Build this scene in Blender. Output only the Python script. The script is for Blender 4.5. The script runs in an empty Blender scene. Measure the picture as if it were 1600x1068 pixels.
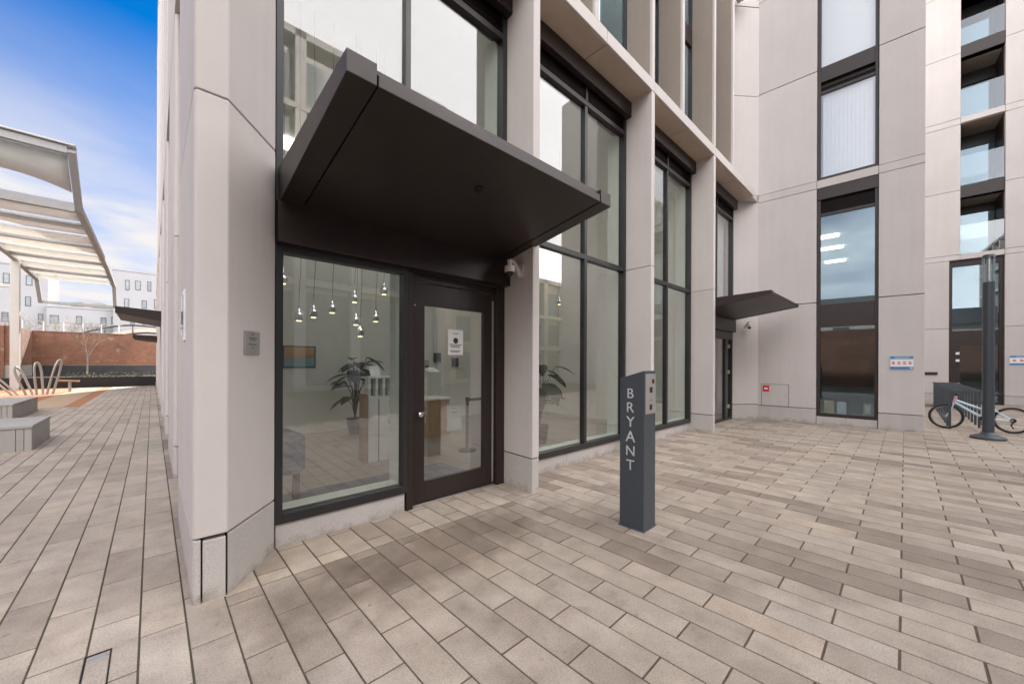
import bpy, bmesh, math, random
from mathutils import Vector, Matrix
random.seed(7)
S = bpy.context.scene
C = S.collection

# ------------------------------------------------------------------ camera, sky, sun, exposure
FPX, Y0, ROLL, EYE = 587.6, 569.3, 4.2/1176.3, 1.56
TH = math.atan(613.7/FPX)
FW = Vector((math.cos(TH), math.sin(TH), 0)); RT = Vector((math.sin(TH), -math.cos(TH), 0)); UP = Vector((0, 0, 1))
cd = bpy.data.cameras.new('camera'); cam = bpy.data.objects.new('camera', cd); C.objects.link(cam)
cd.sensor_width = 36; cd.lens = FPX/1600*36; cd.shift_y = (Y0-534)/1600
cd.clip_start = .05; cd.clip_end = 2000
c_, s_ = math.cos(ROLL), math.sin(ROLL)
xr = RT*c_+UP*s_; yu = UP*c_-RT*s_; zb = -FW
m = Matrix((xr, yu, zb)).transposed().to_4x4(); m.translation = (0, 0, EYE)
cam.matrix_world = m
S.camera = cam

CLOUD_NEAR, CLOUD_FAR = 1.75, 10.5
SUN_AZ, SUN_EL = 68, 35           # azimuth from +X towards +Y
w = bpy.data.worlds.new('World'); S.world = w; w.use_nodes = True
nt = w.node_tree; nt.nodes.clear()
def N(t, k, **kw):
    n = t.nodes.new(k)
    for a, b in kw.items(): setattr(n, a, b)
    return n
sky = N(nt, 'ShaderNodeTexSky', sky_type='NISHITA', sun_disc=False)
sky.sun_elevation = math.radians(SUN_EL); sky.sun_rotation = math.radians(90-SUN_AZ)
sky.air_density = 1.0; sky.dust_density = .1; sky.ozone_density = 3
tc = N(nt, 'ShaderNodeTexCoord'); sep = N(nt, 'ShaderNodeSeparateXYZ'); nt.links.new(tc.outputs['Generated'], sep.inputs[0])
def MATH(t, op, a, b=None, clamp=False):
    n = N(t, 'ShaderNodeMath', operation=op); n.use_clamp = clamp
    for i, v in enumerate((a, b)):
        if v is None: continue
        if isinstance(v, (int, float)): n.inputs[i].default_value = v
        else: t.links.new(v, n.inputs[i])
    return n.outputs[0]
zz = MATH(nt, 'ADD', MATH(nt, 'MAXIMUM', sep.outputs['Z'], 0.0), .12)
cmb = N(nt, 'ShaderNodeCombineXYZ')
nt.links.new(MATH(nt, 'DIVIDE', sep.outputs['X'], zz), cmb.inputs[0]); nt.links.new(MATH(nt, 'DIVIDE', sep.outputs['Y'], zz), cmb.inputs[1])
mp = N(nt, 'ShaderNodeMapping'); nt.links.new(cmb.outputs[0], mp.inputs[0]); mp.inputs['Rotation'].default_value[2] = .5; mp.inputs['Scale'].default_value = (.75, 1.15, 1)
mp.inputs['Location'].default_value = (3.1, 1.7, 0)
n1 = N(nt, 'ShaderNodeTexNoise'); n1.inputs['Scale'].default_value = .9; n1.inputs['Detail'].default_value = 8; n1.inputs['Roughness'].default_value = .55; n1.inputs['Distortion'].default_value = .35
nt.links.new(mp.outputs[0], n1.inputs['Vector'])
cr = N(nt, 'ShaderNodeMapRange'); cr.interpolation_type = 'SMOOTHSTEP'
nt.links.new(n1.outputs['Fac'], cr.inputs[0]); cr.inputs[1].default_value = .30; cr.inputs[2].default_value = .74
low = N(nt, 'ShaderNodeMapRange'); nt.links.new(sep.outputs['Z'], low.inputs[0]); low.inputs[1].default_value = .55; low.inputs[2].default_value = .12; low.inputs[3].default_value = .0; low.inputs[4].default_value = 1.15
# thin broken veil towards the sun, closing to a bright cloud deck on the far side (the white sky mirrored in the windows)
fr_ = N(nt, 'ShaderNodeMapRange'); fr_.interpolation_type = 'SMOOTHSTEP'; nt.links.new(sep.outputs['Y'], fr_.inputs[0])
fr_.inputs[1].default_value = .42; fr_.inputs[2].default_value = -.48
deck = MATH(nt, 'MULTIPLY', fr_.outputs[0], MATH(nt, 'ADD', MATH(nt, 'MULTIPLY', n1.outputs['Fac'], .5), .62))
hz = N(nt, 'ShaderNodeMapRange'); hz.interpolation_type = 'SMOOTHSTEP'; nt.links.new(sep.outputs['Z'], hz.inputs[0]); hz.inputs[1].default_value = .55; hz.inputs[2].default_value = .02; hz.inputs[4].default_value = .62
cov = MATH(nt, 'MAXIMUM', MATH(nt, 'ADD', MATH(nt, 'MULTIPLY', cr.outputs[0], low.outputs[0], True), hz.outputs[0], True), MATH(nt, 'MINIMUM', deck, .97), True)
gain = N(nt, 'ShaderNodeMix', data_type='RGBA', blend_type='MULTIPLY'); gain.inputs[0].default_value = 1
nt.links.new(sky.outputs[0], gain.inputs['A']); 
gm_ = N(nt, 'ShaderNodeMix', data_type='RGBA'); nt.links.new(fr_.outputs[0], gm_.inputs[0]); gm_.inputs['A'].default_value = (.002, .125, .245, 1); gm_.inputs['B'].default_value = (.14, .28, .46, 1)
nt.links.new(gm_.outputs['Result'], gain.inputs['B'])
cb = MATH(nt, 'ADD', MATH(nt, 'MULTIPLY', fr_.outputs[0], CLOUD_FAR-CLOUD_NEAR), CLOUD_NEAR)
cc_ = N(nt, 'ShaderNodeVectorMath', operation='SCALE'); cc_.inputs[0].default_value = (1, .965, .955); nt.links.new(cb, cc_.inputs['Scale'])
mx = N(nt, 'ShaderNodeMix', data_type='RGBA'); nt.links.new(cov, mx.inputs[0]); nt.links.new(gain.outputs['Result'], mx.inputs['A']); nt.links.new(cc_.outputs[0], mx.inputs['B'])
bg = N(nt, 'ShaderNodeBackground'); nt.links.new(mx.outputs['Result'], bg.inputs[0]); bg.inputs[1].default_value = .15
wo = N(nt, 'ShaderNodeOutputWorld'); nt.links.new(bg.outputs[0], wo.inputs[0])

sd = bpy.data.lights.new('sun', 'SUN'); sd.energy = 3.6; sd.angle = math.radians(.5); sd.color = (1, .94, .85)
sun = bpy.data.objects.new('sun', sd); C.objects.link(sun)
az, el = math.radians(SUN_AZ), math.radians(SUN_EL)
sun.rotation_euler = Vector((math.cos(el)*math.cos(az), math.cos(el)*math.sin(az), math.sin(el))).to_track_quat('Z', 'Y').to_euler()
vs = S.view_settings
vs.view_transform = 'Standard'; vs.look = 'None'; vs.gamma = 1; vs.use_curve_mapping = False; vs.exposure = 1.85
S.cycles.max_bounces = 10; S.cycles.transparent_max_bounces = 24; S.cycles.diffuse_bounces = 8; S.cycles.glossy_bounces = 6

# ------------------------------------------------------------------ materials
M = {}
def mat(name):
    m = bpy.data.materials.new(name); m.use_nodes = True; M[name] = m
    t = m.node_tree; b = t.nodes['Principled BSDF']
    return m, t, b
def noise(t, vec, scale, detail=4, rough=.55):
    n = N(t, 'ShaderNodeTexNoise'); n.inputs['Scale'].default_value = scale; n.inputs['Detail'].default_value = detail; n.inputs['Roughness'].default_value = rough
    if vec is not None: t.links.new(vec, n.inputs['Vector'])
    return n.outputs['Fac']
def ramp(t, fac, stops):
    r = N(t, 'ShaderNodeValToRGB'); t.links.new(fac, r.inputs[0]); e = r.color_ramp.elements
    while len(e) < len(stops): e.new(.5)
    for i, (p, c) in enumerate(stops): e[i].position = p; e[i].color = (*c, 1)
    return r.outputs[0]
def mixc(t, fac, a, b, mode='MIX'):
    n = N(t, 'ShaderNodeMix', data_type='RGBA', blend_type=mode)
    for k, v in ((0, fac), ('A', a), ('B', b)):
        if isinstance(v, (int, float)): n.inputs[k].default_value = v
        elif isinstance(v, tuple): n.inputs[k].default_value = (*v, 1)
        else: t.links.new(v, n.inputs[k])
    return n.outputs['Result']
def geo(t): return N(t, 'ShaderNodeNewGeometry').outputs['Position']
def bump(t, b, h, strength, dist=.01):
    n = N(t, 'ShaderNodeBump'); n.inputs['Strength'].default_value = strength; n.inputs['Distance'].default_value = dist
    t.links.new(h, n.inputs['Height']); t.links.new(n.outputs[0], b.inputs['Normal'])
def plain(name, col, rough=.5, metal=0, var=.06, scale=6, emit=None, spec=None):
    m, t, b = mat(name)
    f = noise(t, geo(t), scale)
    lo = tuple(c*(1-var) for c in col); hi = tuple(min(1, c*(1+var)) for c in col)
    t.links.new(ramp(t, f, [(.3, lo), (.7, hi)]), b.inputs['Base Color'])
    b.inputs['Roughness'].default_value = rough; b.inputs['Metallic'].default_value = metal
    if spec is not None: b.inputs['Specular IOR Level'].default_value = spec
    if emit:
        b.inputs['Emission Color'].default_value = (*emit[0], 1); b.inputs['Emission Strength'].default_value = emit[1]
    return m
def concrete(name, col, var=.07, rough=.8, speck=0, streak=.05):
    m, t, b = mat(name); p = geo(t)
    f1 = noise(t, p, .9, 5, .6); f2 = noise(t, p, 9, 4, .6)
    mpn = N(t, 'ShaderNodeMapping'); mpn.inputs['Scale'].default_value = (7, 7, .35); t.links.new(p, mpn.inputs[0])
    f3 = noise(t, mpn.outputs[0], 1, 3)
    base = ramp(t, f1, [(.3, tuple(c*(1-var) for c in col)), (.72, tuple(c*(1+var*.7) for c in col))])
    base = mixc(t, .5, base, ramp(t, f2, [(.3, (1-var,)*3), (.7, (1, 1, 1))]), 'MULTIPLY')
    base = mixc(t, 1, base, ramp(t, f3, [(.35, (1-streak,)*3), (.65, (1, 1, 1))]), 'MULTIPLY')
    oi = N(t, 'ShaderNodeObjectInfo')      # each cast piece has its own slight tone
    base = mixc(t, 1, base, ramp(t, oi.outputs['Random'], [(0, (.945, .94, .94)), (1, (1.03, 1.03, 1.025))]), 'MULTIPLY')
    if speck:
        f4 = noise(t, p, 260, 2, .6)
        base = mixc(t, speck, base, ramp(t, f4, [(.36, (.45, .44, .44)), (.52, (1, 1, 1)), (.68, (1.25, 1.22, 1.2))]), 'MULTIPLY')
    spz = N(t, 'ShaderNodeSeparateXYZ'); t.links.new(p, spz.inputs[0])
    dirt = MATH(t, 'ADD', MATH(t, 'MULTIPLY', spz.outputs['Z'], 2.2), MATH(t, 'MULTIPLY', noise(t, p, 5.5, 6, .7), 1.1))   # splash marks along the foot of the stone
    if speck: base = mixc(t, 1, base, ramp(t, dirt, [(.46, (.66, .62, .56)), (.70, (1, 1, 1))]), 'MULTIPLY')
    t.links.new(base, b.inputs['Base Color']); b.inputs['Roughness'].default_value = rough
    bump(t, b, noise(t, p, 120, 3), .12, .004)
    return m
concrete('precast', (.59, .552, .533), .045, streak=.03)
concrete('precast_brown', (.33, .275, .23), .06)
concrete('soffit_tan', (.56, .44, .35), .06)
concrete('granite', (.55, .52, .50), .06, .75, speck=.55)
concrete('bench_concrete', (.40, .385, .36), .1)
def slabmat(name, bright=1.0, calm=0):
    m, t, b = mat(name); p = geo(t)
    gi = N(t, 'ShaderNodeNewGeometry'); oi = N(t, 'ShaderNodeObjectInfo')
    r = MATH(t, 'FRACT', MATH(t, 'ADD', MATH(t, 'MULTIPLY', oi.outputs['Random'], 7.31), gi.outputs['Random Per Island']))
    k = bright
    stops = [(0, (.250, .207, .175)), (.12, (.295, .248, .211)), (.28, (.352, .302, .261)), (.5, (.392, .341, .297)), (.74, (.428, .371, .319)), (.92, (.41, .366, .325)), (1, (.44, .368, .296))]
    mid = (.388, .346, .298)
    stops = [(q, tuple((c+(m_-c)*calm)*k*w_ for c, m_, w_ in zip(col, mid, (1.0, .985, .962)))) for q, col in stops]
    base = ramp(t, r, stops)
    vo = N(t, 'ShaderNodeTexVoronoi'); vo.inputs['Scale'].default_value = 2.6; t.links.new(p, vo.inputs['Vector'])
    gum = ramp(t, vo.outputs['Distance'], [(.028, (.62, .60, .58)), (.045, (1, 1, 1))])
    r2 = MATH(t, 'FRACT', MATH(t, 'MULTIPLY', r, 17.7))
    off = N(t, 'ShaderNodeCombineXYZ'); t.links.new(MATH(t, 'MULTIPLY', r2, 40), off.inputs[2])
    va = N(t, 'ShaderNodeVectorMath', operation='ADD'); t.links.new(p, va.inputs[0]); t.links.new(off.outputs[0], va.inputs[1])
    cl = noise(t, va.outputs[0], 4.2, 5, .62)
    base = mixc(t, .9, base, ramp(t, cl, [(.26, (.62, .59, .57)), (.42, (.88, .86, .84)), (.58, (1.04, 1.03, 1.02)), (.76, (1.22, 1.22, 1.22))]), 'MULTIPLY')
    big = noise(t, p, .55, 4, .6)
    base = mixc(t, .8, base, ramp(t, big, [(.32, (.84, .83, .79)), (.6, (1.02, 1.01, 1.0))]), 'MULTIPLY')
    fine = noise(t, p, 95, 4, .85)
    base = mixc(t, .85, base, ramp(t, fine, [(.3, (.55, .54, .53)), (.5, (1, 1, 1)), (.72, (1.3, 1.3, 1.3))]), 'MULTIPLY')
    sp = N(t, 'ShaderNodeSeparateXYZ'); t.links.new(p, sp.inputs[0])     # damp stain at the drip line, with canopy shade painted into it
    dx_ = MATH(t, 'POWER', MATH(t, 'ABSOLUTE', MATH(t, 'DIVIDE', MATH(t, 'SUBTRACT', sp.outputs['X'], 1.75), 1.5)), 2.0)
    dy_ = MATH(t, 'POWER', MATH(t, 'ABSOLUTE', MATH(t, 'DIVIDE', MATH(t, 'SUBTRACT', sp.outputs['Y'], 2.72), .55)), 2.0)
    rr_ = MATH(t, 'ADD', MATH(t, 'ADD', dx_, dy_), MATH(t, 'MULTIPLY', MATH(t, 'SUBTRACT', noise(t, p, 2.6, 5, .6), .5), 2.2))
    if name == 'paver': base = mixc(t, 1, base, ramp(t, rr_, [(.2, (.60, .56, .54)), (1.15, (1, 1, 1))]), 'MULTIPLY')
    base = mixc(t, .8, base, gum, 'MULTIPLY')
    st = noise(t, p, 23, 3, .5)
    base = mixc(t, .5, base, ramp(t, st, [(.66, (1, 1, 1)), (.74, (.55, .52, .49))]), 'MULTIPLY')
    t.links.new(base, b.inputs['Base Color'])
    t.links.new(ramp(t, cl, [(.3, (.55,)*3), (.7, (.8,)*3)]), b.inputs['Roughness'])
    bump(t, b, fine, .18, .003)
    return m
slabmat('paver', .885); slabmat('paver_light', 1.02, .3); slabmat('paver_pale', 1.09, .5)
def jointmat():
    m, t, b = mat('joint'); p = geo(t); sp = N(t, 'ShaderNodeSeparateXYZ'); t.links.new(p, sp.inputs[0])
    f = noise(t, p, 1.1, 4, .6); base = ramp(t, noise(t, p, 14), [(.3, (.060, .045, .033)), (.7, (.105, .080, .058))])
    moss = MATH(t, 'MULTIPLY', MATH(t, 'MULTIPLY', MATH(t, 'LESS_THAN', sp.outputs['X'], .3), MATH(t, 'SUBTRACT', f, .38)), 5.0, True)    # moss in the passage joints
    t.links.new(mixc(t, moss, base, (.060, .062, .026)), b.inputs['Base Color']); b.inputs['Roughness'].default_value = .95
jointmat()
plain('bronze', (.025, .0155, .0140), .42, var=.1)
plain('frame_dark', (.022, .023, .024), .38, var=.1)
plain('joint_black', (.01, .009, .009), .9)
plain('anthracite', (.050, .062, .074), .42, var=.05)
plain('steel', (.40, .385, .37), .42, .45, var=.05)
plain('chrome', (.8, .8, .8), .06, 1)
plain('white_paint', (.78, .78, .76), .45, var=.03)
plain('reveal_white', (.70, .76, .70), .6, var=.03)
plain('room_wall', (.78, .77, .72), .8, var=.03)
plain('room_ceiling', (.72, .72, .70), .8, var=.02)
plain('cctv_white', (.72, .69, .64), .4, var=.03)
plain('letter', (.62, .63, .64), .35, .3)
plain('black_plastic', (.012, .012, .013), .45)
plain('rubber', (.018, .018, .019), .7)
plain('lamp_glow', (.9, .8, .5), .4, emit=((1, .78, .4), .9))
plain('panel_light', (.9, .9, .85), .4, emit=((1, .95, .86), 1.8))
plain('blue_paint', (.05, .22, .48), .45); plain('red_paint', (.55, .02, .03), .4)
plain('pink_paint', (.75, .42, .46), .4); plain('bike_white', (.62, .77, .88), .3, var=.04)
plain('sofa_fabric', (.16, .19, .25), .9, var=.15, scale=40)
plain('paper', (.8, .8, .79), .7, var=.03); plain('yellow_card', (.7, .55, .2), .7); plain('orange_card', (.65, .42, .18), .7)
plain('grey_paper', (.42, .44, .43), .7, var=.03); plain('ink', (.03, .03, .035), .7)
plain('leaf_dark', (.03, .055, .03), .4, var=.3, scale=9)
plain('soil', (.05, .04, .03), .95, var=.3, scale=8)
plain('pergola_grey', (.38, .38, .385), .5, var=.05)
plain('pergola_light', (.55, .56, .54), .5, var=.04)
plain('bark', (.33, .29, .25), .9, var=.25, scale=12)
plain('white_render', (.29, .29, .305), .85, var=.05, scale=.3)
plain('cream_render', (.62, .56, .48), .85, var=.05, scale=.4)
plain('far_glass', (.17, .19, .21), .12, var=.3, scale=.7)
plain('dark_panel', (.045, .045, .05), .6, var=.2, scale=1.5)
plain('rubber_orange', (.36, .16, .075), .9, var=.12, scale=3)
plain('rubber_tan', (.42, .30, .20), .9, var=.1, scale=5)
plain('brown_metal', (.06, .04, .032), .5)
plain('copper_panel', (.4, .2, .08), .6, var=.2)
def wood(name, a, b_, sc=1):
    m, t, b = mat(name); mpn = N(t, 'ShaderNodeMapping'); mpn.inputs['Scale'].default_value = (14*sc, 14*sc, 1.2*sc); t.links.new(geo(t), mpn.inputs[0])
    t.links.new(ramp(t, noise(t, mpn.outputs[0], 1, 5), [(.3, a), (.7, b_)]), b.inputs['Base Color']); b.inputs['Roughness'].default_value = .5
wood('wood', (.30, .17, .09), (.42, .26, .14))
def floormat():
    m, t, b = mat('floor_tile'); p = geo(t)
    br = N(t, 'ShaderNodeTexBrick'); t.links.new(p, br.inputs['Vector']); br.inputs['Scale'].default_value = 1; br.inputs['Brick Width'].default_value = 1.2; br.inputs['Row Height'].default_value = .2
    br.inputs['Mortar Size'].default_value = .004; br.inputs['Color1'].default_value = (.30, .27, .235, 1); br.inputs['Color2'].default_value = (.35, .31, .27, 1); br.inputs['Mortar'].default_value = (.18, .16, .14, 1)
    t.links.new(br.outputs['Color'], b.inputs['Base Color']); b.inputs['Roughness'].default_value = .35
floormat()
def brickmat():
    m, t, b = mat('brick'); p = geo(t)
    sp = N(t, 'ShaderNodeSeparateXYZ'); t.links.new(p, sp.inputs[0])
    cm = N(t, 'ShaderNodeCombineXYZ'); t.links.new(MATH(t, 'ADD', sp.outputs['X'], sp.outputs['Y']), cm.inputs[0]); t.links.new(sp.outputs['Z'], cm.inputs[1])
    br = N(t, 'ShaderNodeTexBrick'); t.links.new(cm.outputs[0], br.inputs['Vector']); br.inputs['Scale'].default_value = 1; br.inputs['Brick Width'].default_value = .225; br.inputs['Row Height'].default_value = .075
    br.inputs['Mortar Size'].default_value = .006; br.inputs['Color1'].default_value = (.25, .11, .068, 1); br.inputs['Color2'].default_value = (.19, .078, .05, 1); br.inputs['Mortar'].default_value = (.30, .22, .17, 1)
    big = noise(t, p, .8, 5, .65)
    c = mixc(t, 1, br.outputs['Color'], ramp(t, big, [(.3, (.7, .72, .75)), (.65, (1.1, 1.05, 1.0))]), 'MULTIPLY')
    pale = noise(t, p, 2.3, 4, .6)
    c = mixc(t, ramp(t, pale, [(.60, (0, 0, 0)), (.70, (.5, .5, .5))]), c, (.42, .31, .25))
    t.links.new(c, b.inputs['Base Color']); b.inputs['Roughness'].default_value = .9
    bump(t, b, br.outputs['Fac'], -.4, .01)
brickmat()
def glassmat(name, f0, tint, mirror=(.97, .96, .99)):
    m = bpy.data.materials.new(name); m.use_nodes = True; M[name] = m; t = m.node_tree; t.nodes.clear()
    lw = N(t, 'ShaderNodeLayerWeight'); lw.inputs[0].default_value = .5
    p5 = MATH(t, 'POWER', lw.outputs['Facing'], 5.0)
    fac = MATH(t, 'ADD', MATH(t, 'MULTIPLY', p5, 1-f0), f0, True)
    tr = N(t, 'ShaderNodeBsdfTransparent'); tr.inputs[0].default_value = (*tint, 1)
    gl = N(t, 'ShaderNodeBsdfGlossy'); gl.inputs['Roughness'].default_value = 0; gl.inputs[0].default_value = (*mirror, 1)
    mxs = N(t, 'ShaderNodeMixShader'); t.links.new(fac, mxs.inputs[0]); t.links.new(tr.outputs[0], mxs.inputs[1]); t.links.new(gl.outputs[0], mxs.inputs[2])
    o = N(t, 'ShaderNodeOutputMaterial'); t.links.new(mxs.outputs[0], o.inputs[0])
glassmat('glass', .18, (.92, .94, .925)); glassmat('glass_upper', .085, (.92, .94, .925))
glassmat('glass_coated_sky_tint', .13, (.74, .80, .82), (.74, .90, 1.0))   # blue of the reflected sky painted into the coated glass's mirror tint
glassmat('balustrade_glass', .09, (.76, .84, .85))
def fabricmat():
    m = bpy.data.materials.new('canvas'); m.use_nodes = True; M['canvas'] = m; t = m.node_tree; t.nodes.clear()
    f = noise(t, geo(t), 3)
    col = ramp(t, f, [(.3, (.80, .79, .75)), (.7, (.86, .85, .81))])
    d = N(t, 'ShaderNodeBsdfDiffuse'); tl = N(t, 'ShaderNodeBsdfTranslucent'); t.links.new(col, d.inputs[0]); t.links.new(col, tl.inputs[0])
    mxs = N(t, 'ShaderNodeMixShader'); mxs.inputs[0].default_value = .5; t.links.new(d.outputs[0], mxs.inputs[1]); t.links.new(tl.outputs[0], mxs.inputs[2])
    o = N(t, 'ShaderNodeOutputMaterial'); t.links.new(mxs.outputs[0], o.inputs[0])
fabricmat()
def blindmat():
    m, t, b = mat('blind'); b.inputs['Base Color'].default_value = (.84, .84, .87, 1); b.inputs['Roughness'].default_value = .8
blindmat()
def artmat():
    m, t, b = mat('painting_art'); p = geo(t); sp = N(t, 'ShaderNodeSeparateXYZ'); t.links.new(p, sp.inputs[0])
    h = MATH(t, 'ADD', sp.outputs['Z'], MATH(t, 'MULTIPLY', noise(t, p, 14), .12))
    t.links.new(ramp(t, MATH(t, 'SUBTRACT', h, 1.3, True), [(0, (.15, .30, .30)), (.44, (.22, .36, .34)), (.47, (.55, .27, .08)), (.62, (.58, .36, .14)), (.8, (.55, .47, .30))]), b.inputs['Base Color'])
artmat()

# ------------------------------------------------------------------ helpers
I = lambda x, y, z: (x, y, z)
K = .0155
FT = lambda s, d, z: (s, 3.16+d-K*(s-.2), z)          # main facade: s along, d inwards
KW = .052
WT = lambda y, d, z: (13.0-KW*(y-1.1)+d, y+KW*d, z)    # right wing
BT = lambda y, d, z: (24.5-KW*(y+1.5)+d, y+KW*d, z)    # rear block
class MB:
    def __init__(s, T=I): s.v = []; s.f = []; s.T = T; s.sm = []
    def add(s, vs, fs, smooth=False):
        o = len(s.v); s.v += [s.T(*p) for p in vs]; s.f += [tuple(i+o for i in f) for f in fs]; s.sm += [smooth]*len(fs); return s
    def box(s, a0, a1, b0, b1, c0, c1):
        return s.hexa([(a0, b0), (a1, b0), (a1, b1), (a0, b1)], c0, c1)
    def hexa(s, poly, z0, z1):
        n = len(poly); vs = [(x, y, z0) for x, y in poly]+[(x, y, z1) for x, y in poly]
        fs = [tuple(range(n-1, -1, -1)), tuple(range(n, 2*n))]+[(i, (i+1) % n, n+(i+1) % n, n+i) for i in range(n)]
        return s.add(vs, fs)
    def ext(s, prof, a0, a1, ax):    # profile extruded along axis ax (0: x with (y,z) prof; 1: y with (x,z) prof)
        n = len(prof); mk = (lambda a, p: (a, p[0], p[1])) if ax == 0 else (lambda a, p: (p[0], a, p[1]))
        vs = [mk(a0, p) for p in prof]+[mk(a1, p) for p in prof]
        fs = [tuple(range(n-1, -1, -1)), tuple(range(n, 2*n))]+[(i, (i+1) % n, n+(i+1) % n, n+i) for i in range(n)]
        return s.add(vs, fs)
    def tube(s, pts, r, n=8, closed=False):
        pts = [Vector(p) for p in pts]; L = len(pts); vs = []; fs = []; u = None
        for i, p in enumerate(pts):
            a = pts[(i-1) % L] if closed or i > 0 else p; b = pts[(i+1) % L] if closed or i < L-1 else p
            d = (b-a).normalized()
            if u is None:
                u = Vector((0, 0, 1)) if abs(d.z) < .9 else Vector((1, 0, 0))
            u = (u-d*u.dot(d)).normalized(); q = d.cross(u)
            rr = r[i] if isinstance(r, (list, tuple)) else r
            vs += [tuple(p+u*math.cos(2*math.pi*k/n)*rr+q*math.sin(2*math.pi*k/n)*rr) for k in range(n)]
        for i in range(L if closed else L-1):
            j = (i+1) % L
            fs += [(i*n+k, i*n+(k+1) % n, j*n+(k+1) % n, j*n+k) for k in range(n)]
        s.add(vs, fs, True)
        if not closed: s.add(vs[:n], [tuple(range(n-1, -1, -1))]); s.add(vs[-n:], [tuple(range(n))])
        return s
    def lathe(s, prof, c=(0, 0, 0), n=20):
        vs = []; fs = []
        for r, z in prof: vs += [(c[0]+r*math.cos(2*math.pi*k/n), c[1]+r*math.sin(2*math.pi*k/n), c[2]+z) for k in range(n)]
        for i in range(len(prof)-1): fs += [(i*n+k, i*n+(k+1) % n, (i+1)*n+(k+1) % n, (i+1)*n+k) for k in range(n)]
        s.add(vs, fs, True); s.add(vs[:n], [tuple(range(n-1, -1, -1))]); s.add(vs[-n:], [tuple(range(n))]); return s
    def bar(s, a, b, w, h, up=(0, 0, 1)):
        a, b, up = Vector(a), Vector(b), Vector(up); d = (b-a).normalized(); q = d.cross(up).normalized(); u = q.cross(d)
        vs = [tuple(p+q*(i*w/2)+u*(j*h/2)) for p in (a, b) for i, j in ((-1, -1), (1, -1), (1, 1), (-1, 1))]
        return s.add(vs, [(3, 2, 1, 0), (4, 5, 6, 7), (0, 1, 5, 4), (1, 2, 6, 5), (2, 3, 7, 6), (3, 0, 4, 7)])
    def build(s, name, m, parent=None, bevel=0, seg=1):
        me = bpy.data.meshes.new(name); off = Vector(wloc(parent)) if parent else Vector((0, 0, 0))
        me.from_pydata([tuple(Vector(p)-off) for p in s.v], [], s.f); me.update()
        bm = bmesh.new(); bm.from_mesh(me)
        bmesh.ops.remove_doubles(bm, verts=bm.verts, dist=1e-5)
        bmesh.ops.recalc_face_normals(bm, faces=bm.faces)
        if bevel:
            ed = [e for e in bm.edges if len(e.link_faces) == 2 and e.calc_face_angle(0) > .5]
            bmesh.ops.bevel(bm, geom=ed, offset=bevel, segments=seg, affect='EDGES', profile=.5)
        bm.to_mesh(me); bm.free()
        if any(s.sm): me.shade_smooth(); me.set_sharp_from_angle(angle=math.radians(38))
        me.materials.append(M[m] if isinstance(m, str) else m)
        o = bpy.data.objects.new(name, me); C.objects.link(o)
        if parent: o.parent = parent
        return o
def wloc(o):
    p = Vector((0, 0, 0))
    while o: p = p+o.location; o = o.parent
    return p
def tag(o, label=None, cat=None, group=None, kind=None):
    for k, v in (('label', label), ('category', cat), ('group', group), ('kind', kind)):
        if v: o[k] = v
    return o
def thing(name, label, cat, loc=(0, 0, 0), group=None):
    o = bpy.data.objects.new(name, None); o.empty_display_size = .2; o.location = loc; C.objects.link(o); return tag(o, label, cat, group)
def B(T, *a): return MB(T).box(*a)
kids = {}
def copy_tree(o, loc=None, parent=None):
    c = o.copy(); C.objects.link(c)
    if parent: c.parent = parent
    if loc is not None: c.location = loc
    for ch in list(o.children): copy_tree(ch, None, c)
    return c
def copy_part(o, delta):
    c = o.copy(); C.objects.link(c); c.location = o.location+Vector(delta)
    for ch in list(o.children): copy_tree(ch, None, c)
    return c

# ------------------------------------------------------------------ the ground
ground = tag(MB().add([(-300, -300, -.016), (300, -300, -.016), (300, 300, -.016), (-300, 300, -.016)], [(0, 1, 2, 3)]).build('ground', 'joint'), kind='structure')
paving = tag(MB().add([(-12, -40, -.0042), (40, -40, -.0042), (40, 37, -.0042), (-12, 37, -.0042)], [(0, 1, 2, 3)]).build('plaza_paving', 'joint'), kind='structure')
PW, PL, PX, PY = .2018, .598, -.047, 3.006
def inview(x, y, z=0):
    p = Vector((x, y, z-EYE)); f = p.dot(FW)
    if f < .3: return None
    u = 800+FPX*p.dot(RT)/f; v = Y0+FPX*(EYE-z)/f
    return u, v, f
def slab_block(x0, x1, y0, y1):       # chamfered slab: five visible faces and their arrises
    c, t, b = .0022, 0, -.03
    vs = [(x0, y0, b), (x1, y0, b), (x1, y1, b), (x0, y1, b), (x0, y0, t-c), (x1, y0, t-c), (x1, y1, t-c), (x0, y1, t-c), (x0+c, y0+c, t), (x1-c, y0+c, t), (x1-c, y1-c, t), (x0+c, y1-c, t)]
    fs = [(0, 1, 5, 4), (1, 2, 6, 5), (2, 3, 7, 6), (3, 0, 4, 7), (4, 5, 9, 8), (5, 6, 10, 9), (6, 7, 11, 10), (7, 4, 8, 11), (8, 9, 10, 11)]
    return vs, fs
slabs = []; light = []
JX, JY = .0046, .0056
def facade_y(x): return 3.16-K*(x-.2)
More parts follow.
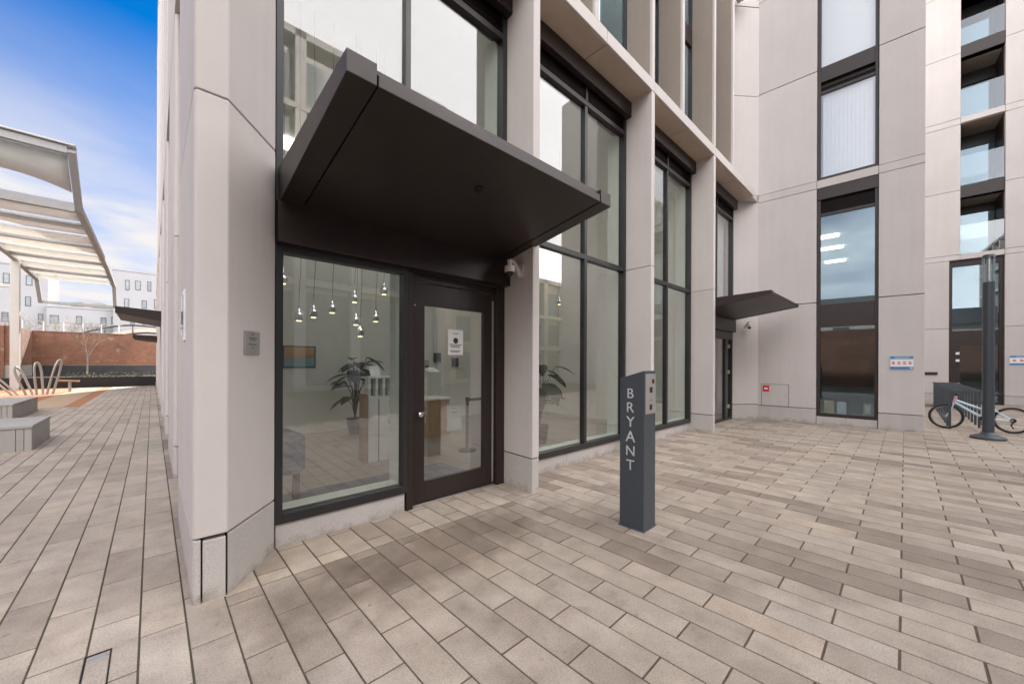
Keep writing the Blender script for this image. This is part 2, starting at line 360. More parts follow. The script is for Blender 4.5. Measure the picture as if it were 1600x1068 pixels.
for k in range(-44, 125):
    xa = PX+k*PW; xb = xa+PW; xm = (xa+xb)/2
    for j in range(-50, 60):
        ya = PY+(j+(.5 if k % 2 else 0))*PL - (.0 if k % 2 == 0 else .012); yb = ya+PL
        ytop = 36.4
        if xm > .26 and xm < 12.9: ytop = facade_y(xm)+.58
        if xm > 12.95: ytop = min(36, 3.0)
        if xm < -1.83 and yb > 20.6: ytop = 20.5
        bay1 = .36 < xm < 3.36; bay4 = 9.45 < xm < 12.6
        pieces = [(ya, min(yb, ytop), 0)]
        if bay1 or bay4:
            cut = facade_y(xm)-.02
            pieces = [(ya, min(yb, cut), 0)]
            if yb > cut: pieces.append((max(ya, cut), min(yb, ytop), 1))
        for a, b, lt in pieces:
            if b-a < .03: continue
            if lt and b-a > .4: pass
            ym = (a+b)/2; ok = False; area = 0
            q = inview(xm, ym)
            if q:
                u, v, f = q
                if -450 < u < 2050 and v < 1500: ok = True; area = (PW*FPX/f)*((b-a)*FPX*EYE/f/f) if (-60 < u < 1660 and v < 1120) else 0
            ap = Vector((xm, ym, 0))+FW*3.2; fd = ap.dot(FW)     # a wider cone than the lens sees, so that a step aside finds no gap
            if fd > 1.2 and abs(ap.dot(RT)) < fd*1.55 and xm < 24.4 and xm > -8.5: ok = True
            if ok: (light if lt else slabs).append((area, xa+JX, xb-JX, a+JY, b-JY))
slabs.sort(key=lambda s: -s[0])
full_me = None; full_pale = None; bulk = MB(); bulk_l = MB(); bulk_p = MB(); n_ind = 0
for sl in light:
    _, x0, x1, y0, y1 = sl
    vs, fs = slab_block(x0+.001, x1-.001, y0+.001, y1-.001); bulk_l.add([(x, y, z+random.uniform(-.0006, .0006)*0) for x, y, z in vs], fs)
for a, x0, x1, y0, y1 in slabs:
    dz = random.uniform(-.0009, .0009); tx, ty = random.uniform(-.003, .003), random.uniform(-.001, .001)
    if abs((y1-y0)-(PL-2*JY)) < .002 and n_ind < 297 and a > 0:
        if full_me is None:
            vs, fs = slab_block(-(PW/2-JX), PW/2-JX, -(PL/2-JY), PL/2-JY)
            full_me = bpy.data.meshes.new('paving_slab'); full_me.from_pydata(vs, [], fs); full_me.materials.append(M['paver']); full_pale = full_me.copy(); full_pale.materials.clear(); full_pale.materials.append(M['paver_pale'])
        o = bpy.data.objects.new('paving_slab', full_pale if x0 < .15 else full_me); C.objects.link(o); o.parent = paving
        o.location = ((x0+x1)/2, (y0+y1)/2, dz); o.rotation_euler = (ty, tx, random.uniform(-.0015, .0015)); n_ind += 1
    else:
        vs, fs = slab_block(x0, x1, y0, y1); cx, cy = (x0+x1)/2, (y0+y1)/2
        (bulk_p if x0 < .15 else bulk).add([(x, y, z+dz+(x-cx)*tx+(y-cy)*ty) for x, y, z in vs], fs)
def rawbuild(mb, name, m, parent):
    me = bpy.data.meshes.new(name); me.from_pydata(mb.v, [], mb.f); me.update(); me.materials.append(M[m])
    o = bpy.data.objects.new(name, me); C.objects.link(o); o.parent = parent; return o
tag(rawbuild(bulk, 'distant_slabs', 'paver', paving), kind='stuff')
tag(rawbuild(bulk_p, 'passage_slabs', 'paver_pale', paving), kind='stuff')
tag(rawbuild(bulk_l, 'threshold_slabs', 'paver_light', paving), kind='stuff')
# play surfaces at the far left
tag(B(I, -3.35, -2.27, 20.62, 36.4, -.02, -.002).build('tan_path', 'rubber_tan'), kind='structure')
tag(B(I, -2.26, -1.83, 20.62, 36.4, -.02, -.001).build('orange_strip', 'rubber_orange'), kind='structure')
tag(MB().hexa([(-14, 23.7), (-3.36, 23.7), (-3.36, 36.4), (-14, 36.4)], -.02, -.001).build('play_surface', 'rubber_orange'), kind='structure')
tag(MB().hexa([(-14, 20.62), (-3.36, 20.62), (-3.36, 23.69), (-14, 23.69)], -.02, -.001).build('tan_surface', 'rubber_tan'), kind='structure')

# ------------------------------------------------------------------ main apartment building
main = thing('apartment_building', 'pale precast concrete block with tall dark framed windows, glazed corner lobby and deep entrance canopy', 'building', (6.5, 5, 0))
def column(T, poly, z1=6.355, joint=3.30, par=main, plinth_top=.41, base_out=.006):
    """precast pier: granite plinth, lower and upper panel with open joints, dark core"""
    cx = sum(p[0] for p in poly)/len(poly); cy = sum(p[1] for p in poly)/len(poly)
    ins = [(p[0]+(cx-p[0])*.10, p[1]+(cy-p[1])*.10) for p in poly]
    col = MB(T).hexa(poly, plinth_top+.014, joint-.004).build('column', 'precast', par, .006)
    MB(T).hexa(ins, .02, z1-.02).build('joint_core', 'joint_black', col)
    MB(T).hexa(poly, -.02, plinth_top).build('plinth', 'granite', col, .004)
    MB(T).hexa(poly, joint+.004, z1).build('upper_panel', 'precast', col, .006)
    return col
def pier_poly(s): return [(s, 0), (s+.115, 0), (s+.48, .49), (s+.48, .66), (s+.042, .66), (s+.035, .5)]
PIERS = [3.323, 6.293, 9.245]
for s in PIERS: column(FT, pier_poly(s))
# corner pillar with splayed side
corner_poly = [(.203, 0), (.37, 0), (.741, .49), (.741, .70), (.55, .70), (.21, 1.78), (.19, 1.78), (.190, .02)]
cpil = column(FT, corner_poly, joint=3.335)
for ch in list(cpil.children):
    if ch.name.startswith('plinth'): bpy.data.objects.remove(ch)
MB(FT).hexa([(.203, 0), (.232, 0), (.232, .3), (.40, 1.6), (.21, 1.78), (.19, 1.78), (.190, .02)], -.02, .41).build('plinth', 'granite', cpil, .004)
MB(FT).hexa([(.242, 0), (.362, 0), (.362, .25), (.242, .25)], -.02, .398).build('plinth', 'granite', cpil, .003)
MB(FT).hexa([(.374, .004), (.741, .49), (.741, .70), (.55, .70), (.374, .30)], -.02, .41).build('plinth', 'granite', cpil, .003)
# splayed end of the last bay, against the wing
column(FT, [(12.30, .52), (12.30, .72), (13.3, .72), (13.3, .06), (12.90, .03)], joint=3.27)
# ledge blocks
def ledges(z0, z1, segs, T=FT, d0=-.004, d1=.42, par=main, m='precast'):
    for a, b in zip(segs, segs[1:]):
        B(T, a+.004, b-.004, d0, d1, z0, z1).build('ledge_block', m, par, .005)
LSEG = [.21, 1.9, 3.44, 4.9, 6.40, 7.86, 9.36, 10.9, 12.32]
ledges(6.36, 6.56, LSEG)
for a, b in zip(LSEG, LSEG[1:]): B(FT, a+.006, b-.006, .03, .405, 6.348, 6.3585).build('soffit_panel', 'soffit_tan', main)
B(FT, 12.33, 12.9, .05, .72, 6.36, 6.56).build('ledge_block', 'precast', main, .004)
# ground storey windows
def rect_frame(T, s0, s1, z0, z1, wl, wr, wb, wt, d0, d1):
    mb = MB(T)
    mb.box(s0, s0+wl, d0, d1, z0, z1); mb.box(s1-wr, s1, d0, d1, z0, z1)
    mb.box(s0+wl, s1-wr, d0, d1, z0, z0+wb); mb.box(s0+wl, s1-wr, d0, d1, z1-wt, z1)
    return mb
def pane(T, s0, s1, z0, z1, d, par, m='glass', name='pane'):
    return B(T, s0, s1, d, d+.008, z0, z1).build(name, m, par)
def tall_window(sL, sR, sM):
    fr = rect_frame(FT, sL, sR, .20, 6.36, .07, .07, .085, .03, .505, .62).build('window', 'frame_dark', main, .003)
    B(FT, sL+.07, sR-.07, .515, .61, 3.275, 3.355).build('transom', 'frame_dark', fr, .003)
    B(FT, sM-.035, sM+.035, .52, .61, .285, 3.275).build('mullion', 'frame_dark', fr, .003)
    B(FT, sM-.035, sM+.035, .52, .61, 3.355, 5.78).build('mullion', 'frame_dark', fr, .003)
    for a, b in ((sL+.07, sM-.035), (sM+.035, sR-.07)):
        pane(FT, a, b, .285, 3.275, .565, fr); pane(FT, a, b, 3.355, 5.78, .565, fr, 'glass_upper')
    louvre(fr, [(sL+.07, sM-.03), (sM+.03, sR-.07)])
    return fr
def louvre(fr, parts, z0=5.78, z1=6.14, T=FT, d=.56, name='louvre_frame'):
    lo = parts[0][0]; hi = parts[-1][1]
    mb = B(T, lo, hi, d-.05, d+.05, z0, z0+.075)
    for (a, b), (a2, b2) in zip(parts, parts[1:]): mb.box(b, a2, d-.05, d+.05, z0+.075, z1)
    mb.box(lo, hi, d+.06, d+.08, z0+.075, z1+.2)
    mb.build(name, 'bronze', fr, .002)
    for a, b in parts:
        z = z0+.10
        while z < z1:
            sm = MB(T); sm.add([(a, d-.03, z), (b, d-.03, z), (b, d+.03, z+.032), (a, d+.03, z+.032), (a, d-.03, z+.006), (b, d-.03, z+.006), (b, d+.03, z+.038), (a, d+.03, z+.038)], [(0, 1, 2, 3), (4, 5, 6, 7), (0, 1, 5, 4), (1, 2, 6, 5), (2, 3, 7, 6), (3, 0, 4, 7)])
            sm.build('slat', 'bronze', fr); z += .036
tall_window(3.80, 6.335, 5.115); tall_window(6.77, 9.29, 8.06)
HB = [(.745, 3.36), (3.80, 6.52-.19), (6.77, 9.285), (9.72, 12.30)]
for a, b in HB: B(FT, a, b, .40, .50, 6.085, 6.358).build('header_box', 'bronze', main, .004)
# granite upstands under the glass
for a, b in ((.755, 1.94), (3.80, 6.33), (6.77, 9.28)):
    n = max(1, round((b-a)/.84)); w_ = (b-a)/n
    for i in range(n): B(FT, a+i*w_+.003, a+(i+1)*w_-.003, .53, .66, -.02, .198).build('plinth_block', 'granite', main, .003)
# lobby shopfront: window beside the door
w1 = rect_frame(FT, .748, 1.955, .20, 2.575, .058, .04, .08, .065, .51, .62).build('window', 'frame_dark', main, .003)
pane(FT, .806, 1.915, .28, 2.51, .565, w1)
up = rect_frame(FT, .748, 3.36, 2.93, 6.36, .055, .075, .2, .03, .505, .62).build('window', 'frame_dark', main, .003)
B(FT, 1.93, 1.99, .52, .61, 3.13, 5.78).build('mullion', 'frame_dark', up, .003)
pane(FT, .803, 1.93, 3.13, 5.78, .565, up, 'glass_upper'); pane(FT, 1.99, 3.285, 3.13, 5.78, .565, up, 'glass_upper')
louvre(up, [(.80, 1.93), (1.99, 3.29)])
fas = B(FT, .752, 3.365, .43, .60, 2.575, 2.93).build('fascia', 'bronze', main, .004)
# door and its surround
dr = MB(FT)
dr.box(1.96, 2.035, .53, .68, -.01, 2.57); dr.box(3.23, 3.36, .54, .68, -.01, 2.57); dr.box(2.035, 3.23, .58, .68, 2.475, 2.57)
door = dr.build('door_frame', 'bronze', main, .004)
leaf = rect_frame(FT, 2.05, 3.185, .02, 2.462, .16, .125, .23, .24, .60, .655).build('door_leaf', 'bronze', door, .004)
pane(FT, 2.21, 3.06, .25, 2.222, .625, door)
B(FT, 3.188, 3.212, .585, .60, .04, 2.38).build('hinge_strip', 'steel', door, .003)
B(FT, 2.03, 3.24, .59, .70, -.01, .018).build('threshold', 'frame_dark', door)
kn = MB().lathe([(.012, 0), (.012, .03), (.03, .034), (.032, .05), (.022, .062)], n=14)
kn.T = I; kn.v = [(2.146+x, FT(2.146, .60, 0)[1]-z, 1.01+y) for x, y, z in kn.v]; kn.build('knob', 'chrome', door)
lk = MB().lathe([(.01, 0), (.01, .012)], n=10); lk.v = [(2.085+x, FT(2.085, .60, 0)[1]-z, 2.21+y) for x, y, z in lk.v]; lk.build('lock', 'lamp_glow', door) if False else lk.build('lock', 'yellow_card', door)
poster = tag(B(FT, 2.533, 2.748, .617, .6185, 1.674, 1.976).build('poster', 'paper'), 'white paper notice with black round emblem taped inside the dark entrance door', 'notice')
e = MB().lathe([(.035, 0), (.035, .001)], n=18); e.v = [(2.64+x, FT(2.64, .6165, 0)[1]-z, 1.845+y) for x, y, z in e.v]; e.build('emblem', 'ink', poster)
tl = MB(FT)
for z, a, b in ((1.925, 2.60, 2.68), (1.795, 2.55, 2.73), (1.778, 2.56, 2.70), (1.762, 2.575, 2.70), (1.72, 2.56, 2.71), (1.705, 2.57, 2.69)): tl.box(a, b, .6158, .6166, z, z+.007)
tl.build('print_line', 'ink', poster)
p2 = tag(B(FT, 2.532, 2.746, .637, .6385, .765, 1.086).build('paper_sheet', 'grey_paper'), 'pale paper sheet low on the entrance door glass, below the notice', 'notice')
tl = MB(FT)
for z, a, b in ((1.03, 2.60, 2.67), (.985, 2.58, 2.70), (.972, 2.60, 2.68)): tl.box(a, b, .6358, .6366, z, z+.006)
tl.build('print_line', 'ink', p2)
# canopies
def canopy(a0, a1, wall, front, T, par, zb=2.905, zf=3.165, zt=3.21, ztf=3.295, fw=.172):
    """a along the wall, profile (wall->front) across it"""
    root = MB(T); mk = lambda a, q, z: (a, q, z)
    def prism(mb, x0, x1, prof):
        n = len(prof); vs = [(x0, q, z) for q, z in prof]+[(x1, q, z) for q, z in prof]
        mb.add(vs, [tuple(range(n)), tuple(range(2*n-1, n-1, -1))]+[(i, n+i, n+(i+1) % n, (i+1) % n) for i in range(n)]); return mb
    g_ = lambda t: zb+(zf-zb)*t
    sof = prism(MB(T), a0+fw+.012, a1-fw-.012, [(wall, zb+.004), (front+.004, zf+.004), (front+.004, zf+.075), (wall, zb+.15)]).build('entrance_canopy', 'bronze', par, .003)
    fin = [(wall, zb), (front, zf), (front, ztf), (wall, zt)]
    prism(MB(T), a0, a0+fw, fin).build('canopy_fin', 'bronze', sof, .003)
    prism(MB(T), a1-fw, a1, fin).build('canopy_fin', 'bronze', sof, .003)
    prism(MB(T), a0+fw, a1-fw, [(wall, zb+.02), (front+.10, zf+.02), (front+.10, zf+.07), (wall, zb+.12)]).build('shadow_gap', 'joint_black', sof)
    prism(MB(T), a0+fw+.002, a1-fw-.002, [(wall, zt-.06), (front+.045, ztf-.030), (front+.045, ztf-.002), (wall, zt-.02)]).build('roof_sheet', 'bronze', sof, .002)
    return sof
cn1 = canopy(.765, 3.372, .50, -1.035, FT, main)
dm = MB().lathe([(.045, 0), (.045, -.012), (.03, -.02), (.028, -.035), (.012, -.048)], (2.06, 2.57, 3.092), 14).build('dome_sensor', 'black_plastic', cn1)
canopy(9.50, 12.22, .50, -1.05, FT, main, 2.86, 3.08, 3.13, 3.17)
# second entrance in the last bay
B(FT, 9.72, 12.30, .43, .60, 2.52, 2.87).build('fascia', 'bronze', main, .004)
dr2 = rect_frame(FT, 9.72, 12.30, .0, 2.52, .06, .07, .05, .22, .52, .62)
dr2.box(11.72, 11.95, .53, .61, .05, 2.30); dr2.box(10.6, 10.68, .53, .61, .05, 2.3)
d2 = dr2.build('door_frame', 'frame_dark', main, .003)
pane(FT, 9.78, 10.6, .05, 2.3, .57, d2); pane(FT, 10.68, 11.72, .05, 2.3, .57, d2); pane(FT, 11.95, 12.23, .05, 2.3, .57, d2)
for z in (.35, 1.32, 2.05): B(FT, 11.80, 11.90, .47, .53, z, z+.10).build('handle_bracket', 'steel', d2, .004)
w4 = rect_frame(FT, 9.72, 12.30, 2.89, 6.36, .06, .07, .1, .03, .505, .62).build('window', 'frame_dark', main, .003)
B(FT, 10.98, 11.04, .52, .61, 2.99, 5.78).build('mullion', 'frame_dark', w4)
pane(FT, 9.78, 10.98, 2.99, 5.78, .565, w4); pane(FT, 11.04, 12.23, 2.99, 5.78, .565, w4)
louvre(w4, [(9.78, 10.98), (11.04, 12.23)])
B(FT, 9.8, 12.25, .75, .77, 2.9, 5.8).build('blind', 'blind', main)
# interior shell of the lobby
ZF = .012
B(I, .80, 9.25, 3.70, 9.2, -.2, ZF).build('lobby_floor', 'floor_tile', main)
B(I, .85, 3.30, 3.86, 5.05, ZF+.001, ZF+.012).build('entrance_mat', 'sofa_fabric', main)
B(I, .75, 9.35, 9.2, 9.35, -.1, 6.3).build('lobby_wall', 'room_wall', main)
B(I, 9.30, 9.42, 3.80, 9.2, -.1, 6.3).build('lobby_wall', 'room_wall', main)
B(I, .62, .72, 3.95, 9.2, -.1, 6.3).build('lobby_wall', 'room_wall', main)
B(I, .62, 12.9, 3.82, 9.35, 5.86, 6.3).build('lobby_ceiling', 'room_ceiling', main)
B(I, 3.55, 3.75, 5.2, 9.2, ZF, 5.86).build('lobby_pier', 'room_wall', main) if False else None
B(I, 9.42, 12.9, 3.75, 8, -.2, .0).build('hall_floor', 'floor_tile', main)
B(I, 9.42, 12.9, 7.0, 7.15, 0, 6).build('lobby_wall', 'room_wall', main)
# white reveals behind the frames
for a, b in ((.80, 1.94), (3.85, 6.29), (6.82, 9.24)):
    B(FT, a, b, .625, .80, .02, .285).build('inner_sill', 'reveal_white', main)
for x in (1.9, 3.6, 5.3, 7.0): B(I, x-.6, x+.6, 8.1, 8.5, 5.80, 5.858).build('ceiling_light_or_fill', 'panel_light', main)  # unseen glowing panels, added to brighten the lobby
for a, b, z0, z1 in ((1.925, 2.0, .02, 2.6), (6.27, 6.62, .02, 5.86), (9.22, 9.4, .02, 5.86), (3.83, 3.86, .02, 5.86), (6.79, 6.81, .02, 5.86), (3.27, 3.6, 2.95, 5.86)):
    B(FT, a, b, .625, .86, z0, z1).build('inner_reveal', 'reveal_white', main)
B(FT, .78, 3.36, .625, .80, 2.60, 3.10).build('inner_reveal', 'reveal_white', main)
# upper storeys, street side
FINS = [1.62, 3.335, 4.59, 6.305, 7.555, 9.257, 10.53]
ZS = [6.56, 12.1, 17.9]
for zi, z0 in enumerate(ZS):
    z1 = z0+5.52
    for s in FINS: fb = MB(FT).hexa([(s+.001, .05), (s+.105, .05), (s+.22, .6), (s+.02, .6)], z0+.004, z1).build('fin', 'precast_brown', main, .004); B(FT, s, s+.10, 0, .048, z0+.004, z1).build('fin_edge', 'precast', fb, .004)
    MB(FT).hexa([(.203, 0), (.37, 0), (.70, .5), (.70, .66), (.22, .66)], z0+.004, z1).build('fin', 'precast', main, .005)
    MB(FT).hexa([(12.30, .52), (12.30, .72), (13.3, .72), (13.3, .06), (12.90, .03)], z0+.004, z0+2.9).build('wall_panel', 'precast', main, .005)
    MB(FT).hexa([(12.30, .52), (12.30, .72), (13.3, .72), (13.3, .06), (12.90, .03)], z0+2.912, z1).build('wall_panel', 'precast', main, .005)
    if zi < 2: ledges(z1+.004, z1+.2, LSEG)
    edges = [.70]+[s+.05 for s in FINS]+[12.30]
    for a, b in zip(edges, edges[1:]):
        a2 = a+.10
        fr = rect_frame(FT, a2, b, z0, z1, .06, .06, .07, .25, .50, .58).build('window', 'frame_dark', main)
        B(FT, a2+.06, b-.06, .505, .575, z0+2.55, z0+2.95).build('spandrel', 'bronze', fr)
        pane(FT, a2+.06, b-.06, z0+.07, z0+2.55, .54, fr, 'glass_coated_sky_tint'); pane(FT, a2+.06, b-.06, z0+2.95, z1-.25, .54, fr, 'glass_coated_sky_tint')
B(I, .95, 12.95, 4.35, 38.4, 6.4, 23.4).build('inner_wall', 'room_wall', main)
B(I, .60, 13.2, 3.72, 9.5, 6.31, 6.40).build('floor_slab', 'precast', main)
B(I, .20, 14.5, 3.2, 38.5, 23.45, 23.8).build('roof', 'precast', main)
B(I, .95, 12.95, 9.36, 38.4, -.05, 6.3).build('inner_wall', 'room_wall', main)
# side facade along the passage (faces -x)
ST = lambda y, d, z: (.215+d, y, z)
def side_pier(ya, yb):
    poly = [(ya+.03, 0), (yb-.03, 0), (yb, .03), (yb, .5), (ya, .5), (ya, .03)]
    return column(ST, poly)
y = 6.90; n = 0
while y < 36:
    side_pier(y, y+2.18)
    MB(ST).hexa([(y, 0), (y+2.18, 0), (y+2.18, .5), (y, .5)], 6.58, 23.3).build('fin', 'precast', main, .01)
    fr = rect_frame(ST, y-1.90, y, .18, 6.36, .06, .06, .08, .06, .40, .48).build('window', 'frame_dark', main)
    pane(ST, y-1.84, y-.06, .26, 6.3, .44, fr, 'glass_coated_sky_tint')
    fr = rect_frame(ST, y-1.90, y, 6.58, 23.3, .06, .06, .08, .06, .40, .48).build('window', 'frame_dark', main)
    pane(ST, y-1.84, y-.06, 6.66, 23.2, .44, fr, 'glass_coated_sky_tint')
    B(ST, y-1.90, y, .43, .5, -.02, .178).build('plinth_block', 'granite', main)
    B(ST, y-2.0, y+2.08, -.004, .3, 6.36, 6.56).build('ledge_block', 'precast', main, .004)
    y += 4.09
canopy(16.6, 19.4, .40, -1.03, ST, main, 2.86, 3.10, 3.22, 3.30)
canopy(31.2, 34.0, .40, -1.03, ST, main, 2.86, 3.05, 3.18, 3.24)

# ------------------------------------------------------------------ right wing
wing = thing('wing_building', 'pale precast wing with one full height stack of dark framed windows and blue wall sign', 'building', (14, 1, 0))
def panel(T, a, b, z0, z1, par, m='precast', d0=0, d1=.14, bev=.005, name='wall_panel'):
    return B(T, a, b, d0, d1, z0, z1).build(name, m, par, bev)
G = .005
def wcol(a, b):
    panel(WT, a+G, b-G, -.02, .385, wing, 'granite', .0, .14, .004, 'plinth')
    for z0, z1 in ((.397, 3.255), (3.265, 6.33), (6.54, 9.50), (9.51, 12.2)): panel(WT, a+G, b-G, z0+G, z1-G, wing)
    for z0, z1 in ((6.33, 6.54), (12.2, 12.4)): panel(WT, a+G, b-G, z0+G, z1-G, wing, d0=-.004)
wcol(1.655, 3.005); wcol(-.328, .460)
B(WT, 1.66, 3.3, .13, .36, .0, 12.35).build('wall_core', 'joint_black', wing); B(WT, -.32, .455, .13, .36, .0, 12.35).build('wall_core', 'joint_black', wing)
for a, b in ((.463, 1.05), (1.055, 1.652)): panel(WT, a, b, -.02, .195, wing, 'granite', .05, .2, .003, 'plinth_block')
panel(WT, .463, 1.652, 6.33, 6.54, wing, d0=-.004, d1=.35, name='ledge_block'); panel(WT, .463, 1.652, 12.2, 12.4, wing, d0=-.004, d1=.35, name='ledge_block')
def wing_window(z0, z1, gl, spans, louv=None, header=None, gm='glass_coated_sky_tint'):
    fr = rect_frame(WT, .463, 1.652, z0, z1, .06, .075, .085, .06, .06, .18).build('window', 'bronze', wing, .003)
    for a, b in spans: B(WT, .523, 1.577, .075, .17, a, b).build('spandrel', 'bronze', fr, .003)
    for a, b in gl: pane(WT, .523, 1.577, a, b, .115, fr, gm)
    if louv: louvre(fr, [(.523, 1.577)], louv[0], louv[1], WT, .13)
    if header: B(WT, .463, 1.652, .02, .20, *header).build('header_box', 'bronze', fr, .003)
wing_window(.20, 6.328, [(.285, 2.595), (3.2, 5.585)], [(2.595, 3.2)], (5.585, 5.95), (6.02, 6.326))
wing_window(6.545, 12.19, [(6.63, 8.88), (9.60, 11.8)], [(9.20, 9.60), (11.8, 12.1)], (8.88, 9.10), gm='glass')
for z0, z1 in ((-.02, 2.9), (3.0, 5.95), (6.45, 9.15), (9.4, 12.1)):
    B(WT, -.32, 3.0, 10.5, 10.6, z0, z1).build('room_wall', 'room_wall', wing)
    B(WT, -.32, -.25, .37, 10.5, z0+.05, z1).build('room_wall', 'room_wall', wing); B(WT, 2.9, 3.0, .37, 10.5, z0+.05, z1).build('room_wall', 'room_wall', wing)
    B(WT, -.32, 3.0, .37, 10.5, z0, z0+.05).build('room_floor', 'floor_tile', wing); B(WT, -.32, 3.0, .37, 10.6, z1, z1+.08).build('room_ceiling', 'room_ceiling', wing)
for dd, ya, yb in ((3.4, 1.35, 2.0), (5.1, 1.3, 1.95), (7.5, 1.3, 1.95)): B(WT, ya, yb, dd, dd+.30, 5.90, 5.945).build('ceiling_light_or_fill', 'panel_light', wing)
for i in range(12):
    a = .56+i*.082
    MB(WT).hexa([(a, .19), (a+.079, .197), (a+.080, .200), (a+.001, .193)], 6.65, 8.86).build('blind_slat', 'blind', wing)
B(WT, .53, 1.57, .20, .21, 9.62, 11.8).build('blind', 'blind', wing)
B(WT, -.32, 3.2, 10.7, 11.2, 0, 12.35).build('inner_wall', 'room_wall', wing)
B(I, 13.4, 24.3, 3.35, 38, -.05, 23.8).build('inner_wall', 'room_wall', wing)
B(WT, -.33, 3.3, .0, 11.3, 12.41, 12.6).build('roof', 'precast', wing)
B(WT, -.328, -.325+.002, .15, 11.2, 0, 12.4).build('end_wall', 'precast', wing)
# meter cupboard door in the wall, with a red hydrant plate
hatch = panel(WT, 2.262, 2.898, .425, 1.015, wing, d0=-.006, d1=.01, bev=.002, name='cupboard_door')
gm = MB(WT)
for a in ((2.252, 2.262, .405, 1.025), (2.898, 2.908, .405, 1.025)): gm.box(a[0], a[1], -.003, .01, a[2], a[3])
gm.box(2.262, 2.898, -.003, .01, 1.015, 1.025); gm.build('cupboard_joint', 'joint_black', wing)
B(WT, 2.30, 2.325, -.012, -.005, .66, .70).build('cupboard_lock', 'steel', wing)
rs = tag(B(WT, 2.69, 2.87, -.012, -.007, .805, .985).build('hydrant_sign', 'red_paint'), 'small red and white square sign on the wall cupboard door', 'sign')
B(WT, 2.75, 2.83, -.0135, -.0122, .87, .92).build('sign_symbol', 'paper', rs)
B(WT, 2.69, 2.715, -.0135, -.0122, .83, .875).build('sign_symbol', 'paper', rs); B(WT, 2.69, 2.715, -.0135, -.0122, .91, .955).build('sign_symbol', 'paper', rs)
def blue_sign(T, a0, a1, z0, z1, label):
    sg = tag(B(T, a0, a1, -.018, -.004, z0, z1).build('wall_sign', 'paper'), label, 'sign')
    h = z1-z0; L = a1-a0
    B(T, a0, a1, -.0195, -.0182, z1-h*.22, z1).build('blue_band', 'blue_paint', sg); B(T, a0, a1, -.0195, -.0182, z0, z0+h*.19).build('blue_band', 'blue_paint', sg)
    for i in range(4):
        c = a1-L*(.14+.24*i)
        B(T, c-L*.075, c+L*.06, -.0195, -.0182, z0+h*.38, z0+h*.46).build('print_mark', 'red_paint', sg); B(T, c-L*.05, c+L*.05, -.0195, -.0182, z0+h*.50, z0+h*.58).build('print_mark', 'red_paint', sg)
    B(T, a0+L*.15, a1-L*.2, -.0205, -.0196, z1-h*.13, z1-h*.09).build('print_mark', 'paper', sg)
    B(T, a0+L*.03, a0+L*.15, -.0205, -.0196, z0+h*.05, z0+h*.12).build('print_mark', 'paper', sg)
blue_sign(WT, -.140, .248, 1.485, 1.795, 'white and blue landscape sign on the wing wall right of the tall window')
blue_sign(BT, -3.62, -2.88, 1.62, 1.98, 'white and blue sign cut off by the right edge, beyond the lamp post')
def card(name, y0, y1, z0, z1, m, label):
    o = tag(B(WT, y0, y1, .24, .26, z0, z1).build(name, m), label, 'display card')
    B(WT, y0+.03, y1-.03, .2385, .2395, z0+.05, z1-.05).build('print_area', 'paper' if m != 'paper' else 'room_wall', o) if m != 'yellow_card' else B(WT, y0+.03, y1-.03, .2385, .2395, z0+.04, z1-.04).build('print_area', 'orange_card', o)
B(WT, .50, 1.60, .22, .45, .17, .275).build('inner_sill', 'white_paint', wing)
card('display_card', 1.30, 1.50, .28, .62, 'yellow_card', 'yellow card on the sill inside the wing window, leftmost of the display')
card('display_card', 1.05, 1.24, .28, .60, 'paper', 'white card on the window sill between the yellow card and the grey box')
card('display_card', .56, .72, .28, .60, 'orange_card', 'orange brown card on the sill, right end of the wing window')

# ------------------------------------------------------------------ rear block at the right edge
rear = thing('rear_building', 'pale concrete block behind the bicycle with stacked recessed balconies above a tall brown door', 'building', (26, -4, 0))
def rcol(a, b, joints):
    panel(BT, a+.006, b-.006, -.02, .36, rear, 'granite', 0, .2, .006, 'plinth')
    for z0, z1 in zip(joints, joints[1:]): panel(BT, a+.006, b-.006, z0+.008, z1-.008, rear, d1=.2)
RJ = [.37, 3.15, 6.03, 6.25, 8.95, 11.72, 11.98, 14.7, 17.4, 17.65, 20.5, 23.8]
rcol(-1.60, 1.5, RJ[2:]) if False else None
panel(BT, -1.295, 3.0, -.02, .36, rear, 'granite', 0, .2, .006, 'plinth')
for z0, z1 in zip(RJ[:2], RJ[1:3]): panel(BT, -1.295, 3.0, z0+.008, z1-.008, rear, d1=.2)
for z0, z1 in zip(RJ[2:], RJ[3:]): panel(BT, -1.595, 3.0, z0+.008, z1-.008, rear, d1=.2)
rcol(-8.0, -2.752, RJ); rcol(-14.0, -8.6, RJ)
B(BT, -8.6, -8.0, .1, .2, 0, 23.8).build('window', 'far_glass', rear)
panel(BT, -2.745, -1.60, 6.03, 6.24, rear, d0=-.01, d1=1.6, name='ledge_block'); panel(BT, -2.745, -1.60, 11.75, 11.98, rear, d0=-.01, d1=1.6, name='ledge_block'); panel(BT, -2.745, -1.60, 17.4, 17.65, rear, d0=-.01, d1=1.6, name='ledge_block')
